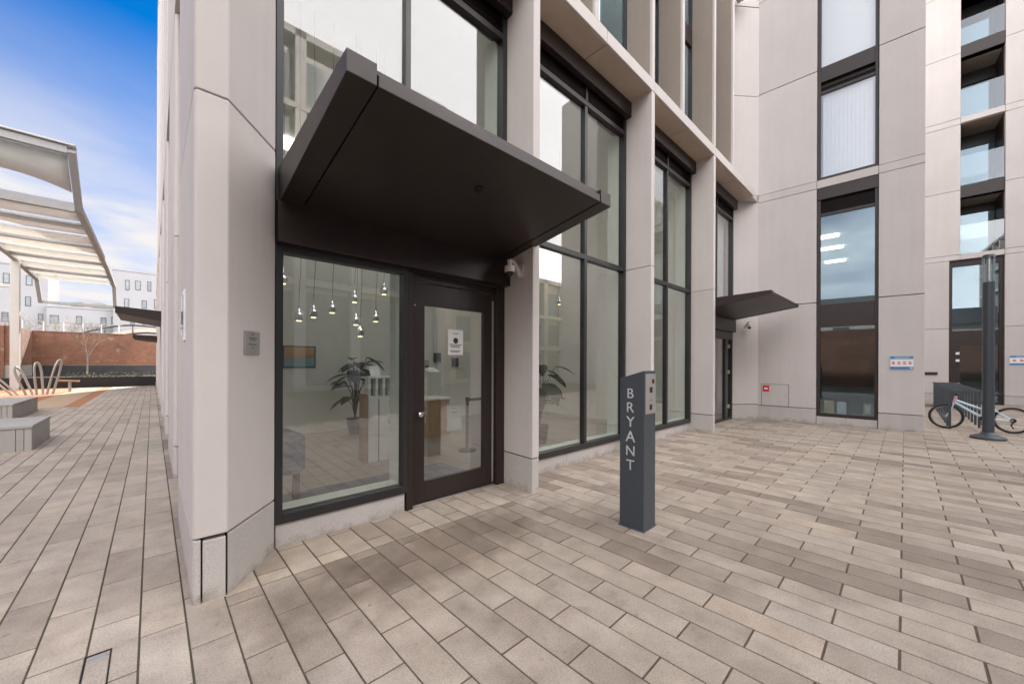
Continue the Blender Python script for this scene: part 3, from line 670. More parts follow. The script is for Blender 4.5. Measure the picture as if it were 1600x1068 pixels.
for zb, zt, beam in ((6.24, 8.62, 1), (9.14, 11.72, 0), (11.98, 14.5, 1), (14.86, 17.4, 0), (17.65, 20.3, 1)):
    bal = B(BT, -2.74, -1.605, .05, .065, zb+.02, zb+1.23).build('balustrade', 'balustrade_glass', rear)
    B(BT, -2.74, -1.605, 1.5, 1.55, zb, zt).build('balcony_wall', 'frame_dark', rear); 
    pane(BT, -2.70, -1.65, zb+.05, zb+2.0, 1.46, rear, 'glass_coated_sky_tint')
    B(BT, -2.745, -1.60, .10, 1.5, zt, zt+.06).build('balcony_soffit', 'precast_brown', rear)
    if beam: B(BT, -2.745, -1.60, .02, .35, zt, zt+.50).build('balcony_beam', 'bronze', rear, .004)
    B(BT, -1.62, -1.60, .2, 1.5, zb, zt).build('balcony_side', 'precast_brown', rear); B(BT, -2.75, -2.73, .2, 1.5, zb, zt).build('balcony_side', 'bronze', rear)
rd = rect_frame(BT, -2.74, -1.30, 0, 6.02, .10, .10, .08, .25, .15, .3)
rd.box(-2.64, -1.40, .16, .29, 2.45, 3.05); rd.box(-1.62, -1.40, .15, .28, .08, 2.45)
rdo = rd.build('door_frame', 'bronze', rear, .004)
pane(BT, -2.64, -1.62, .08, 2.45, .22, rdo, 'glass_coated_sky_tint'); pane(BT, -2.64, -1.40, 3.05, 5.77, .22, rdo, 'glass_coated_sky_tint')
for z in (.75, 1.75, 2.05): B(BT, -1.60, -1.50, .10, .15, z, z+.10).build('hinge_plate', 'paper', rdo)
B(BT, -2.76, -1.285, 2.5, 2.6, 0, 6).build('room_wall', 'precast_brown', rear)
vb = MB(BT); vb.box(-.98, -.40, -.03, .0, 1.18, 1.30); vb.build('vent_hood', 'bronze', rear)
B(BT, -14, 6, .4 if False else 2.7, 12, 0, 23.7).build('inner_wall', 'room_wall', rear)
B(BT, -14, -2.765, .21, 2.69, -.02, 23.7).build('inner_wall', 'room_wall', rear); B(BT, -1.28, 3.0, .21, 2.69, -.02, 23.7).build('inner_wall', 'room_wall', rear)
B(BT, -14, 3.2, .01, 12, 23.81, 24).build('roof', 'precast', rear)

# ------------------------------------------------------------------ buildings across the plaza (behind the camera, mirrored in the glass)
def opposite(name, label, x0, x1, yf, depth, h, wallm, bay, lev, par_ledge=6.2):
    t = thing(name, label, 'building', ((x0+x1)/2, yf-depth/2, 0))
    B(I, x0, x1, yf-depth, yf-.62, 0, h).build('inner_wall', wallm, t)
    n = int((x1-x0)/bay); col0 = None; gl0 = None
    for i in range(n+1):
        x = x0+i*bay
        if col0 is None:
            col0 = B(I, x, x+.55, yf-.62, yf, 0, h+.4).build('column', wallm, t)
        else: copy_part(col0, (i*bay, 0, 0))
        if i < n:
            for li, (za, zb2) in enumerate(lev):
                if i == 0:
                    g0 = B(I, x+.55, x+bay, yf-.5, yf-.46, za, zb2).build('window', 'far_glass', t); kids[(name, li)] = g0
                else: copy_part(kids[(name, li)], (i*bay, 0, 0))
    for z in lev[1:]: B(I, x0-.02, x1+.57, yf-.5, yf+.03, z[0]-.5, z[0]-.2).build('ledge_block', wallm, t)
    B(I, x0, x1, yf-depth, yf, h, h+.4).build('roof', wallm, t)
    return t
opposite('facing_building', 'tall pale columned block across the plaza, mirrored in the lobby glass', -46, 14.5, -15.7, 12, 19.5, 'precast', 3.0, [(.3, 5.6), (6.4, 9.0), (9.6, 12.2), (12.9, 15.4), (16, 18.6)])
opposite('low_building', 'lower cream rendered block beyond the columned block, mirrored in the second window', 16.5, 44, -18, 12, 9.6, 'cream_render', 2.7, [(.4, 2.6), (3.5, 5.6), (6.6, 8.8)])

tb = thing('terrace_building', 'low cream terrace beyond the side wall, mirrored in the wing windows', 'building', (-38, 5, 0))
B(I, -44, -34, -34, 44, 0, 7.6).build('wall', 'cream_render', tb); MB().ext([(-44.4, 7.61), (-33.6, 7.61), (-39, 10.4)], -34.3, 44.3, 1).build('roof', 'dark_panel', tb)
tw = B(I, -34.0, -33.95, -31, -29.6, 4.6, 6.2).build('window', 'far_glass', tb)
for i in range(1, 17): copy_part(tw, (0, i*4.4, 0))
# ------------------------------------------------------------------ far left: walls, planter, railings, houses
fw_ = thing('brick_wall', 'weathered red brick boundary wall at the far end of the passage above dark panels', 'wall', (-3, 45.2, 0))
B(I, -6.45, 1.0, 45.0, 45.4, 1.40, 3.90).build('brickwork', 'brick', fw_); B(I, -6.45, 1.0, 44.96, 45.4, -.05, 1.39).build('dark_cladding', 'dark_panel', fw_)
B(I, -6.5, 1.0, 44.97, 45.43, 3.901, 3.98).build('coping', 'brick', fw_)
lw_ = thing('side_wall', 'long red brick side wall partly in sunlight at the left edge', 'wall', (-6.7, 20, 0))
B(I, -6.85, -6.452, 40.0, 45.4, 1.40, 3.95).build('brickwork', 'brick', lw_); B(I, -6.85, -6.452, 40.0, 45.4, -.05, 1.39).build('render_band', 'bench_concrete', lw_)
B(I, -12.4, -12.0, -34, 40.2, -.05, 4.3).build('brickwork', 'brick', lw_); B(I, -12.0, -6.85, 39.9, 40.3, -.05, 3.95).build('brickwork', 'brick', lw_)
rl = thing('wall_railing', 'thin pale railing with posts on top of the far brick wall', 'railing', (-4.5, 45.5, 3.98))
for i in range(6): MB().tube([(-7.0+i*1.0, 45.6, 3.9), (-7.0+i*1.0, 45.6, 4.75)], .035, 6).build('post', 'white_paint', rl)
MB().tube([(-7.2, 45.6, 4.72), (-1.8, 45.6, 4.72)], .025, 6).build('rail', 'steel', rl)
MB().tube([(-7.2, 45.6, 4.38), (-1.8, 45.6, 4.38)], .02, 6).build('rail', 'steel', rl)
ah = thing('arched_bridge', 'small arched footbridge with brown curved rails behind the brick wall', 'bridge', (-.6, 47.5, 0))
arc = [(-4.6+i*.42, 47.5, 3.9+1.05*math.sin(min(1, (i/9))*math.pi/2)-.02*max(0, i-8)) for i in range(16)]
MB().tube(arc, .07, 6).build('handrail', 'brown_metal', ah)
MB().tube([(p[0]+.9, 47.55, p[2]-.62) for p in arc], .08, 6).build('deck_edge', 'brown_metal', ah)
bdk = MB(); 
for p, q in zip(arc, arc[1:]): bdk.bar((p[0]+.9, 47.6, p[2]-.42), (q[0]+.9, 47.6, q[2]-.42), .06, .34)
bdk.build('side_panel', 'cream_render', ah)
for i in (4, 8, 12): MB().tube([(arc[i][0], 47.5, arc[i][2]-1.4), arc[i]], .03, 6).build('post', 'brown_metal', ah)
pl = thing('planter', 'long low black planter filled with soil in front of the brick wall', 'planter', (-1.9, 40, 0))
B(I, -3.7, .19, 36.5, 36.62, -.05, .66).build('planter_side', 'black_plastic', pl, .01); B(I, -6.4, .19, 36.63, 44.9, -.05, .60).build('soil_bed', 'soil', pl)
B(I, -6.4, -3.71, 36.5, 36.62, -.05, .66).build('planter_side', 'black_plastic', pl)
ivy = MB()
for i in range(900):
    x, y, z = random.uniform(-4, .1), random.uniform(36.6, 38.5), .62+random.random()**2*.35
    a = random.uniform(0, 6.28); r = .06
    ivy.add([(x, y, z), (x+r*math.cos(a), y+r*math.sin(a), z+random.uniform(-.02, .05)), (x+r*math.cos(a+1.3), y+r*math.sin(a+1.3), z+.04)], [(0, 1, 2)])
plain('ivy', (.09, .10, .045), .8, var=.3)
tag(rawbuild(ivy, 'ground_cover', 'ivy', None), kind='stuff')
def bare_tree(x, y, z0, h, label, spread=.42, seed=3, r0=.09, levels=5):
    rnd = random.Random(seed); t = thing('bare_tree', label, 'tree', (x, y, z0))
    tr = MB(); br = MB(); top = h*.42
    tr.tube([(x, y, z0), (x+.02, y, z0+top*.5), (x+.01, y+.02, z0+top)], [r0, r0*.8, r0*.65], 7)
    def grow(p, d, L, r, lv):
        q = p+d*L; mid = p+d*L*.5+Vector((rnd.uniform(-1, 1), rnd.uniform(-1, 1), 0))*L*.06
        br.tube([p, mid, q], [r, r*.8, r*.6], 4 if lv < 3 else 5)
        if lv == 0: return
        for _ in range(3 if lv > 1 else 2):
            nd = (d+Vector((rnd.uniform(-1, 1), rnd.uniform(-1, 1), rnd.uniform(-.1, .7)))*spread*1.5).normalized()
            grow(q, nd, L*rnd.uniform(.6, .82), r*.6, lv-1)
    for i in range(4):
        a = i*1.57+rnd.random(); grow(Vector((x, y, z0+top*(.8+.05*i))), Vector((math.cos(a)*spread, math.sin(a)*spread, 1)).normalized(), h*.2, r0*.5, levels-1)
    tr.build('trunk', 'bark', t); br.build('branches', 'bark', t)
bare_tree(-3.35, 40.5, .6, 4.1, 'slender leafless tree in the planter in front of the brick wall', .5, 5, .06)
bare_tree(-6.5, 60, 0, 6.6, 'leafless tree behind the railing in front of the white houses', .55, 9, .12)
bare_tree(-10.5, 66, 0, 7.2, 'larger leafless tree behind the sunlit side wall at far left', .5, 12, .14)
SX = 1.5; HY = 90
def house(name, label, x0, x1, h, wins, depth=10, y=HY):
    t = thing(name, label, 'building', ((x0+x1)/2, y+5, 0))
    B(I, x0, x1, y, y+depth, 0, h).build('wall', 'white_render', t); B(I, x0-.1, x1+.1, y-.08, y+depth, h+.01, h+.25).build('roof', 'white_render', t)
    for X, Z, W_, H_ in wins:
        X *= SX; Z = 1.56+(Z-1.56)*SX; W_ *= SX; H_ *= SX
        f = rect_frame(I, 0, 0, 0, 0, 0, 0, 0, 0, 0, 0) if False else MB()
        for a in ((X-W_/2, X-W_/2+.06, Z-H_/2, Z+H_/2), (X+W_/2-.06, X+W_/2, Z-H_/2, Z+H_/2), (X-W_/2+.06, X+W_/2-.06, Z-H_/2, Z-H_/2+.08), (X-W_/2+.06, X+W_/2-.06, Z+H_/2-.08, Z+H_/2)): f.box(a[0], a[1], y-.04, y+.02, a[2], a[3])
        fo = f.build('window', 'frame_dark', t); B(I, X-W_/2+.06, X+W_/2-.06, y-.02, y-.005, Z-H_/2+.08, Z+H_/2-.08).build('pane', 'far_glass', fo)
    return t
house('white_building', 'plain white rendered block with narrow windows right of the pergola', -4.63, 12, 16.9, [(-2.0, 10.27, .32, 1.14), (-1.16, 10.34, .43, 1.04), (-.24, 10.37, .32, 1.12), (-2.05, 8.26, .38, .98), (-.65, 8.26, .4, .93), (.35, 8.41, .36, 1.11), (-1.59, 6.16, .32, .89), (-.64, 6.12, .33, .8), (.4, 6.2, .35, .9)])
house('white_building', 'long white rendered block with few windows behind the pergola post at far left', -42, -11.7, 16.2, [(-9.06, 7.77, .36, .97), (-10.47, 6.07, .4, .95), (-8.27, 6.08, .32, 1.04), (-11.2, 8.1, .4, 1.0), (-12.4, 8.1, .4, 1.0), (-12.2, 6.1, .4, 1.0), (-10.4, 9.9, .4, 1.0), (-9.0, 9.9, .4, 1.0)], y=92)
lk_ = house('link_building', 'low white link with arched glazed roof between the two white blocks', -11.7, -4.63, 10.2, [(-7.29, 6.06, .58, .86), (-5.6, 6.1, .4, .9), (-3.84, 6.07, .42, .96), (-3.1, 6.23, .3, .97)], y=91)
va = MB(); 
for r_, nm in ((1.0, 0),):
    prof = [(-10.5+i*.52, 10.46+1.35*math.sin(math.pi*i/12)) for i in range(13)]
    va.ext(prof, 91.5, 97, 1)
va.build('arched_roof', 'white_render', lk_)
B(I, -9.3, -8.0, 91.42, 91.49, 10.6, 11.3).build('roof_window', 'far_glass', lk_); B(I, -7.0, -5.6, 91.42, 91.49, 10.6, 11.3).build('roof_window', 'far_glass', lk_); 
B(I, -6.6, -4.2, 89.2, 90.95, 7.2, 7.35).build('porch_roof', 'balustrade_glass', lk_)

# ------------------------------------------------------------------ pergola
pg = thing('pergola', 'tall pale steel pergola with tensioned canvas strips over the play area', 'pergola', (-4, 33, 0))
XR, XL = -2.09, -5.77
PR = [(20.6, 9.15), (22.45, 7.60), (34.8, 7.66), (41.5, 7.40), (42.75, 5.9)]
for X, nm in ((XR, 0), (XL, 1)):
    fr = MB()
    for a, b in zip(PR, PR[1:]):
        d = .10
        fr.bar((X, a[0], a[1]), (X, b[0]+.05, b[1]), .20, .26, (0, 0, 1))
    fr.build('side_beam', 'pergola_grey', pg, .01)
def across(y, z, h=.24, w_=.14, m='pergola_grey', name='cross_beam'): B(I, XL+.10, XR-.10, y-w_/2, y+w_/2, z-h/2, z+h/2).build(name, m, pg, .008)
across(20.65, 9.12, .26, .2); across(22.5, 7.62, .34, .2); B(I, XL-.1, XR+.1, 20.45, 20.85, 9.27, 9.33).build('cap_flange', 'pergola_light', pg, .005)
def zroof(y):
    for (a, za), (b, zb_) in zip(PR, PR[1:]):
        if a <= y <= b: return za+(zb_-za)*(y-a)/(b-a)
for y in (25.2, 29.2, 34.0, 38.0): across(y, zroof(y)-.02)
across(42.75, 5.92, .2, .16)
def strip(pts, name='canvas_strip'):   # pts: list of (y,z) rows, sagging across x
    mb = MB(); n = 12; rows = []
    for y, z, sag, pull in pts: rows.append([(XL+.12+(XR-XL-.24)*i/n, y+pull*4*(i/n)*(1-i/n), z-sag*4*(i/n)*(1-i/n)) for i in range(n+1)])
    vs = [p for r in rows for p in r]; fs = [(k*(n+1)+i, k*(n+1)+i+1, (k+1)*(n+1)+i+1, (k+1)*(n+1)+i) for k in range(len(rows)-1) for i in range(n)]
    mb.add(vs, fs, True); o = mb.build(name, 'canvas', pg)
    sf = o.modifiers.new('thickness', 'SOLIDIFY'); sf.thickness = .006
strip([(20.8, 9.0, 0, 0), (21.3, 8.52, -.06, -.05), (21.9, 8.02, -.30, -.25)])
strip([(22.4, 7.55, 0, 0), (22.9, 7.70, .02, .1)]) 
spans_ = [(22.62, 24.6), (24.9, 27.0), (27.3, 29.05), (29.35, 31.6), (31.9, 33.9), (34.1, 36.0), (36.25, 37.9), (38.1, 39.8), (40.0, 41.4)]
for a, b in spans_: strip([(a, zroof(a)+.05, .04, .06), ((a+b)/2, zroof((a+b)/2)-.05, .08, 0), (b, zroof(b)+.05, .04, -.06)])
B(I, XL-.17, XL+.17, 35.75, 36.05, -.05, 7.5).build('post', 'pergola_light', pg, .01)
B(I, XL-3.6, XL-.12, 36.9, 37.1, 6.05, 6.25).build('side_arm', 'pergola_light', pg, .01)

# ------------------------------------------------------------------ benches, hoops, T stool
def bench(label, x0, x1, y0, y1, h):
    t = thing('concrete_bench', label, 'bench', ((x0+x1)/2, (y0+y1)/2, 0), 'concrete block benches')
    B(I, x0, x1, y0, y1, h-.055, h).build('top_slab', 'bench_concrete', t, .008)
    xs = [x0+.01, x1-2.3, x1-1.3, x1-.19, x1-.10, x1-.01]
    for a, b in zip(xs, xs[1:]): B(I, a+.003, b-.003, y0+.012, y0+.10, -.02, h-.06).build('front_panel', 'bench_concrete', t, .004)
    ys = [y0+.105, y0+.55, y0+.62, y1-.01]
    for a, b in zip(ys, ys[1:]): B(I, x1-.10, x1-.012, a+.003, b-.003, -.02, h-.06).build('end_panel', 'bench_concrete', t, .004)
    B(I, x0+.02, x1-.12, y0+.12, y1-.02, 0, h-.06).build('core', 'bench_concrete', t)
bench('front concrete block bench, cut by the left edge beside the paved passage', -5.2, -1.53, 10.75, 12.4, .45)
bench('rear concrete block bench behind the first, towards the orange play surface', -6.5, -2.68, 16.5, 19.6, .46)
def hoop(base_a, base_b, top, label, y=29.4):
    a = Vector((base_a[0], y, -.05)); b = Vector((base_b[0], y+.15, -.05)); tp = Vector((top[0], y+.07, top[1])); mid = (a+b)/2; ax = tp-mid; half = (b-a)/2
    pts = []
    for i in range(25):
        s = i/24; th = math.pi*s
        wv = 1+.55*math.sin(th)
        pts.append(mid+ax*(math.sin(th)**.62)-half*math.cos(th)*wv)
    tag(MB().tube(pts, .045, 8).build('play_hoop', 'steel'), label, 'play hoop', 'steel play hoops')
hoop((-3.77, 0), (-3.60, 0), (-3.35, 1.72), 'steel hoop leaning right, rightmost of the play hoops')
hoop((-4.07, 0), (-3.89, 0), (-4.08, 1.58), 'upright steel play hoop, left of the right leaning one')
hoop((-4.38, 0), (-4.20, 0), (-4.72, 1.35), 'steel play hoop leaning left beside the pergola post')
hoop((-4.76, 0), (-4.62, 0), (-5.50, 1.10), 'low steel play hoop leaning far left, leftmost of the hoops')
ts = thing('seesaw', 'small wooden T shaped seesaw on a post in front of the black planter', 'seesaw', (-3.2, 29.6, 0))
MB().bar((-3.62, 31.2, .62), (-2.85, 31.2, .57), .22, .09).build('plank', 'wood', ts, .02); MB().tube([(-3.2, 31.2, -.05), (-3.2, 31.2, .57)], .06, 8).build('post', 'steel', ts)

# ------------------------------------------------------------------ name bollard
bo = thing('name_bollard', 'slate grey steel pillar lettered BRYANT with a steel entry panel', 'bollard', (3.43, 1.8, 0))
BX0, BX1, BY0, BY1 = 3.318, 3.552, 1.682, 1.932
bm_ = MB(); bm_.ext([(BY0, -.02), (BY1, -.02), (BY1, 1.432), (BY0, 1.507)], BX0, BX1, 0); bm_.build('post', 'anthracite', bo, .004, 2)
MB().box(BX0-.012, BX1+.012, BY0-.012, BY1+.012, -.02, .006).build('base_plate', 'anthracite', bo, .003)
ep = B(I, 3.338, 3.545, BY0-.006, BY0-.0005, 1.095, 1.475).build('entry_panel', 'steel', bo, .003)
B(I, 3.42, 3.47, BY0-.010, BY0-.0062, 1.30, 1.35).build('camera_eye', 'black_plastic', ep); B(I, 3.47, 3.505, BY0-.010, BY0-.0062, 1.385, 1.425).build('reader', 'black_plastic', ep)
B(I, 3.42, 3.465, BY0-.010, BY0-.0062, 1.135, 1.185).build('key_switch', 'black_plastic', ep); B(I, 3.425, 3.475, BY0-.008, BY0-.0062, 1.225, 1.229).build('slot', 'ink', ep)
for ch, z0, z1 in (('B', 1.243, 1.335), ('R', 1.108, 1.202), ('Y', .970, 1.066), ('A', .826, .928), ('N', .694, .786), ('T', .556, .652)):
    cu = bpy.data.curves.new('letter', 'FONT'); cu.body = ch; cu.size = 1; cu.extrude = .01; cu.align_x = 'CENTER'
    to = bpy.data.objects.new('letter', cu); C.objects.link(to)
    bpy.context.view_layer.update()
    me = bpy.data.meshes.new_from_object(to.evaluated_get(bpy.context.evaluated_depsgraph_get())); bpy.data.objects.remove(to)
    xs = [v.co.x for v in me.vertices]; zs = [v.co.y for v in me.vertices]
    cx = (min(xs)+max(xs))/2; zz0, zz1 = min(zs), max(zs); kz = (z1-z0)/(zz1-zz0); kx = kz*1.0
    for v in me.vertices:
        X, Yv, Zv = v.co
        v.co = (BX0-.0025-(Zv/.01)*.002-3.43, 1.818-(X-cx)*kx-1.8, z0+(Yv-zz0)*kz)
    me.materials.append(M['letter']); me.name = 'letter'
    lo_ = bpy.data.objects.new('letter', me); C.objects.link(lo_); lo_.parent = bo; lo_['label'] = 'raised silver letter '+ch

# ------------------------------------------------------------------ lamp post
lp = thing('lamp_post', 'dark grey tubular lamp post with clear lantern top and flared base', 'street lamp', (12.964, -1.241, 0))
c = (12.964, -1.241, 0)
MB().lathe([(.255, -.01), (.255, .045), (.235, .06), (.125, .105), (.105, .14), (.088, .15)], c, 28).build('base', 'anthracite', lp)
MB().lathe([(.088, .145), (.088, 3.36)], c, 24).build('column', 'anthracite', lp)
MB().lathe([(.088, 3.36), (.09, 3.88)], c, 24).build('lantern', 'balustrade_glass', lp)
MB().lathe([(.092, 3.88), (.092, 3.93), (.08, 3.95)], c, 24).build('cap', 'anthracite', lp)
MB().lathe([(.036, 3.37), (.036, 3.86)], c, 12).build('lamp_core', 'steel', lp)
for i in range(6):
    a = i*math.pi/3; MB().tube([(c[0]+.072*math.cos(a), c[1]+.072*math.sin(a), 3.36), (c[0]+.072*math.cos(a), c[1]+.072*math.sin(a), 3.88)], .009, 5).build('rod', 'steel', lp)

# ------------------------------------------------------------------ cycle stands
def stand(x, label):
    t = thing('cycle_stand', label, 'cycle stand', (x, -1.04, 0), 'row of dark steel cycle stands')
    B(I, x-.028, x+.028, -.80, -.755, -.02, .94).build('leg', 'anthracite', t, .004)
    B(I, x-.028, x+.028, -1.325, -1.28, -.02, .94).build('leg', 'anthracite', t, .004)
    B(I, x-.028, x+.028, -1.325, -.755, .941, .965).build('top_bar', 'anthracite', t, .004)
    return t
stp = stand(14.36, 'nearest dark cycle stand with the white bicycle leaning on it')
for i in range(1, 10):
    o = copy_tree(stp, (14.36+i*.74, -1.04, 0)); o['label'] = 'dark steel cycle stand, %s counting away from the lamp post' % ('', 'second', 'third', 'fourth', 'fifth', 'sixth', 'seventh', 'eighth', 'ninth', 'tenth and farthest')[i]
bx = thing('cycle_planter', 'big dark slate grey box standing at the far end of the cycle stands', 'box', (21.9, -1.1, 0))
B(I, 21.6, 22.9, -1.35, -.80, 0, .88).build('body', 'anthracite', bx, .01); B(I, 21.57, 22.93, -1.38, -.77, .882, .91).build('lid', 'anthracite', bx, .006)

# ------------------------------------------------------------------ bicycle (front wheel to the left, i.e. +y)
bk = thing('bicycle', 'small white bicycle with pink head tube leaning behind the lamp post', 'bicycle', (14.45, -1.2, 0))
BKX = 14.47
def wheel(yc, r):
    t = MB().tube([(BKX, yc+math.cos(a)*r, r+.02+math.sin(a)*r) for a in [2*math.pi*i/36 for i in range(36)]], .024, 8, True).build('tyre', 'rubber', bk)
    MB().tube([(BKX, yc+math.cos(a)*(r-.03), r+.02+math.sin(a)*(r-.03)) for a in [2*math.pi*i/36 for i in range(36)]], .010, 6, True).build('rim', 'steel', t)
    sp = MB()
    for i in range(20):
        a = 2*math.pi*i/20; sp.tube([(BKX+(.02 if i % 2 else -.02), yc+math.cos(a+.3)*.02, r+.02+math.sin(a+.3)*.02), (BKX, yc+math.cos(a)*(r-.03), r+.02+math.sin(a)*(r-.03))], .0022, 3)
    sp.build('spokes', 'steel', t)
    MB().tube([(BKX-.05, yc, r+.02), (BKX+.05, yc, r+.02)], .02, 8).build('hub', 'steel', t)
RW = .28; FY, RY = -.72, -1.74
wheel(FY, RW); wheel(RY, RW)
P = lambda y, z, dx=0: (BKX+dx, y, z)
HT, HB_ = (-.88, .80), (-.85, .66); BBK = (-1.33, .30); ST_ = (-1.46, .74)
fr = MB()
fr.tube([P(-.87, .72), P(-1.43, .46)], .024, 8); fr.tube([P(-.86, .66), P(*BBK)], .027, 8); fr.tube([P(*BBK), P(*ST_)], .022, 8)
for dx in (-.05, .05): fr.tube([P(BBK[0], BBK[1], dx*.5), P(RY, RW+.02, dx)], .014, 6); fr.tube([P(-1.43, .56, dx*.3), P(RY, RW+.02, dx)], .013, 6)
fr.build('frame', 'bike_white', bk)
MB().tube([P(-.89, .82), P(-.845, .63)], .028, 10).build('head_tube', 'pink_paint', bk)
fk = MB()
for dx in (-.045, .045): fk.tube([P(-.845, .62, dx), P(-.80, .45, dx), P(FY, RW+.02, dx)], .013, 6)
fk.tube([P(-.845, .63, -.045), P(-.845, .63, .045)], .014, 6); fk.build('fork', 'bike_white', bk)
MB().tube([P(-.90, .86, -.28), P(-.88, .90, -.16), P(-.88, .90, .16), P(-.90, .86, .28)], .012, 7).build('handlebar', 'black_plastic', bk)
MB().tube([P(-.885, .80), P(-.88, .90)], .013, 7).build('stem', 'black_plastic', bk)
MB().tube([P(-1.46, .72), P(-1.50, .86)], .013, 7).build('seat_post', 'steel', bk)
sd_ = MB(); sd_.hexa([(BKX-.02, -1.36), (BKX+.02, -1.36), (BKX+.07, -1.60), (BKX-.07, -1.60)], .86, .91); sd_.build('saddle', 'black_plastic', bk, .015, 2)
cr_ = MB().lathe([(.075, 0), (.075, .008)], n=20); cr_.v = [(BKX-.06+z, BBK[0]+x, BBK[1]+y) for x, y, z in cr_.v]; cr_.build('chainring', 'black_plastic', bk)
MB().tube([P(BBK[0], BBK[1], -.07), P(BBK[0]+.08, BBK[1]-.13, -.07)], .010, 6).build('crank', 'black_plastic', bk)
MB().tube([P(BBK[0], BBK[1], .07), P(BBK[0]-.08, BBK[1]+.13, .07)], .010, 6).build('crank', 'black_plastic', bk)
for sg_ in (-1, 1): B(I, BKX+sg_*.13-.045, BKX+sg_*.13+.045, BBK[0]-sg_*.08*-1*-1-.03 if False else BBK[0]-sg_*.08-.03, BBK[0]-sg_*.08+.03, BBK[1]+sg_*.13-.012, BBK[1]+sg_*.13+.012).build('pedal', 'black_plastic', bk)
cs = MB().lathe([(.05, 0), (.035, .03)], n=16); cs.v = [(BKX-.06+z, RY+x, RW+.02+y) for x, y, z in cs.v]; cs.build('cassette', 'black_plastic', bk)
MB().tube([P(RY, RW-.02, -.06), P(RY+.03, RW-.10, -.06), P(RY-.01, RW-.16, -.06)], .014, 6).build('derailleur', 'black_plastic', bk)

# ------------------------------------------------------------------ cameras, plaque, intercom, drain
def cctv(label, anchor, dirn):
    t = thing('cctv_camera', label, 'security camera', anchor)
    a = Vector(anchor); d = Vector(dirn).normalized(); side = Vector((-d.y, d.x, 0)); up = Vector((0, 0, 1))
    MB().bar(a, a+d*.012, .10, .16).build('wall_plate', 'cctv_white', t, .003)
    arm = MB().tube([a+d*.01-up*.05, a+d*.06+up*.02, a+d*.13+up*.085, a+d*.19+up*.09], [.035, .03, .026, .028], 10); arm.build('arm', 'cctv_white', t)
    cc = a+d*.20
    MB().lathe([(.028, .10), (.03, .03), (.062, .02), (.064, -.045), (.058, -.05)], tuple(cc), 18).build('housing', 'cctv_white', t)
    MB().lathe([(.05, -.045), (.046, -.075), (.03, -.098), (.01, -.105)], tuple(cc), 16).build('dome', 'black_plastic', t)
cctv('white dome security camera on the pier right of the entrance canopy', (3.335, 3.33, 2.73), (-1, -.05, 0))
cctv('small white security camera on the wall under the far canopy', (12.62, 3.27, 2.72), (-.62, -.78, 0))
# plaque on the splayed face of the corner pillar
pa, pb = Vector((.37, 3.157, 0)), Vector((.741, 3.642, 0)); pe = (pb-pa); pn = Vector((pe.y, -pe.x, 0)).normalized()
def PT(k, o, z): q = pa+pe*k+pn*o; return (q.x, q.y, z)
plq = tag(B(PT, .285, .60, .002, .012, 1.628, 1.80).build('plaque', 'steel', None, .002), 'small square brushed steel plaque on the splayed corner pillar', 'plaque')
tl = MB(PT)
for z, a, b in ((1.775, .40, .47), (1.748, .36, .53), (1.735, .38, .50), (1.70, .36, .52), (1.675, .42, .46)): tl.box(a, b, .0122, .013, z, z+.005)
tl.build('engraved_line', 'ink', plq)
lt = thing('wall_light', 'slim pale vertical fitting on the passage face of the corner pillar', 'wall light', (.19, 4.0, 1.9))
MB().hexa([(.178, 3.90), (.205, 3.90), (.205, 4.06), (.178, 4.06)], 1.74, 2.14).build('body', 'white_paint', lt, .006); MB().hexa([(.170, 3.92), (.177, 3.92), (.177, 4.04), (.170, 4.04)], 1.78, 2.10).build('diffuser', 'balustrade_glass', lt)
dc = thing('drain_slot', 'narrow recessed paving drain cover with a bright steel end at bottom left', 'drain cover', (-.2, 2.7, 0))
B(I, -.245, -.160, 2.20, 2.985, -.02, .0025).build('infill_slab', 'paver_light', dc, .002)
for a, b in ((-.252, -.246), (-.159, -.153)): B(I, a, b, 2.20, 3.0, -.02, .003).build('channel_edge', 'joint_black', dc)
B(I, -.245, -.160, 2.986, 3.0, -.02, .003).build('channel_edge', 'joint_black', dc); B(I, -.235, -.172, 2.93, 2.972, .0026, .005).build('lifting_eye', 'steel', dc, .001)

# ------------------------------------------------------------------ lobby furniture
PEND = [(1.097, 2.54, 0), (1.265, 2.124, 0), (1.426, 2.178, 0), (1.641, 2.255, 0), (1.92, 2.419, 0), (2.323, 2.575, 0), (1.938, 2.126, 0), (2.206, 2.191, 0), (1.997, 1.978, 0), (5.90, 2.82, -.2)]
pnames = ['leftmost chrome drop pendant behind the lobby window', 'lower chrome pendant second from the left in the lobby window', 'chrome pendant third from the left in the lobby window', 'chrome pendant fourth from the left, left of the pale pier', 'chrome pendant with a warm bulb high in the middle of the lobby window', 'chrome pendant at the top right of the lobby window', 'small chrome pendant under the warm one', 'small chrome pendant right of the middle', 'lowest small chrome pendant above the plant', 'single chrome pendant behind the second tall window']
for i, (x, z, dy) in enumerate(PEND):
    yy = 5.0+dy
    t = thing('pendant_lamp', pnames[i], 'pendant lamp', (x, yy, z), 'chrome pendants in the lobby')
    prof = [(.004, .19), (.011, .12), (.016, .08), (.034, .055), (.052, .02), (.055, -.01), (.047, -.036), (.034, -.048)]
    MB().lathe(prof, (x, yy, z), 16).build('shade', 'chrome', t)
    MB().lathe([(.033, -.047), (.026, -.058)], (x, yy, z), 12).build('bulb', 'lamp_glow', t)
    MB().tube([(x, yy, z+.19), (x+.02, yy, z+.6), (x, yy, 5.86)], .003, 4).build('cable', 'black_plastic', t)
dk = thing('reception_desk', 'white reception desk with a row of upright slots and a wooden side', 'desk', (3.2, 6.2, 0))
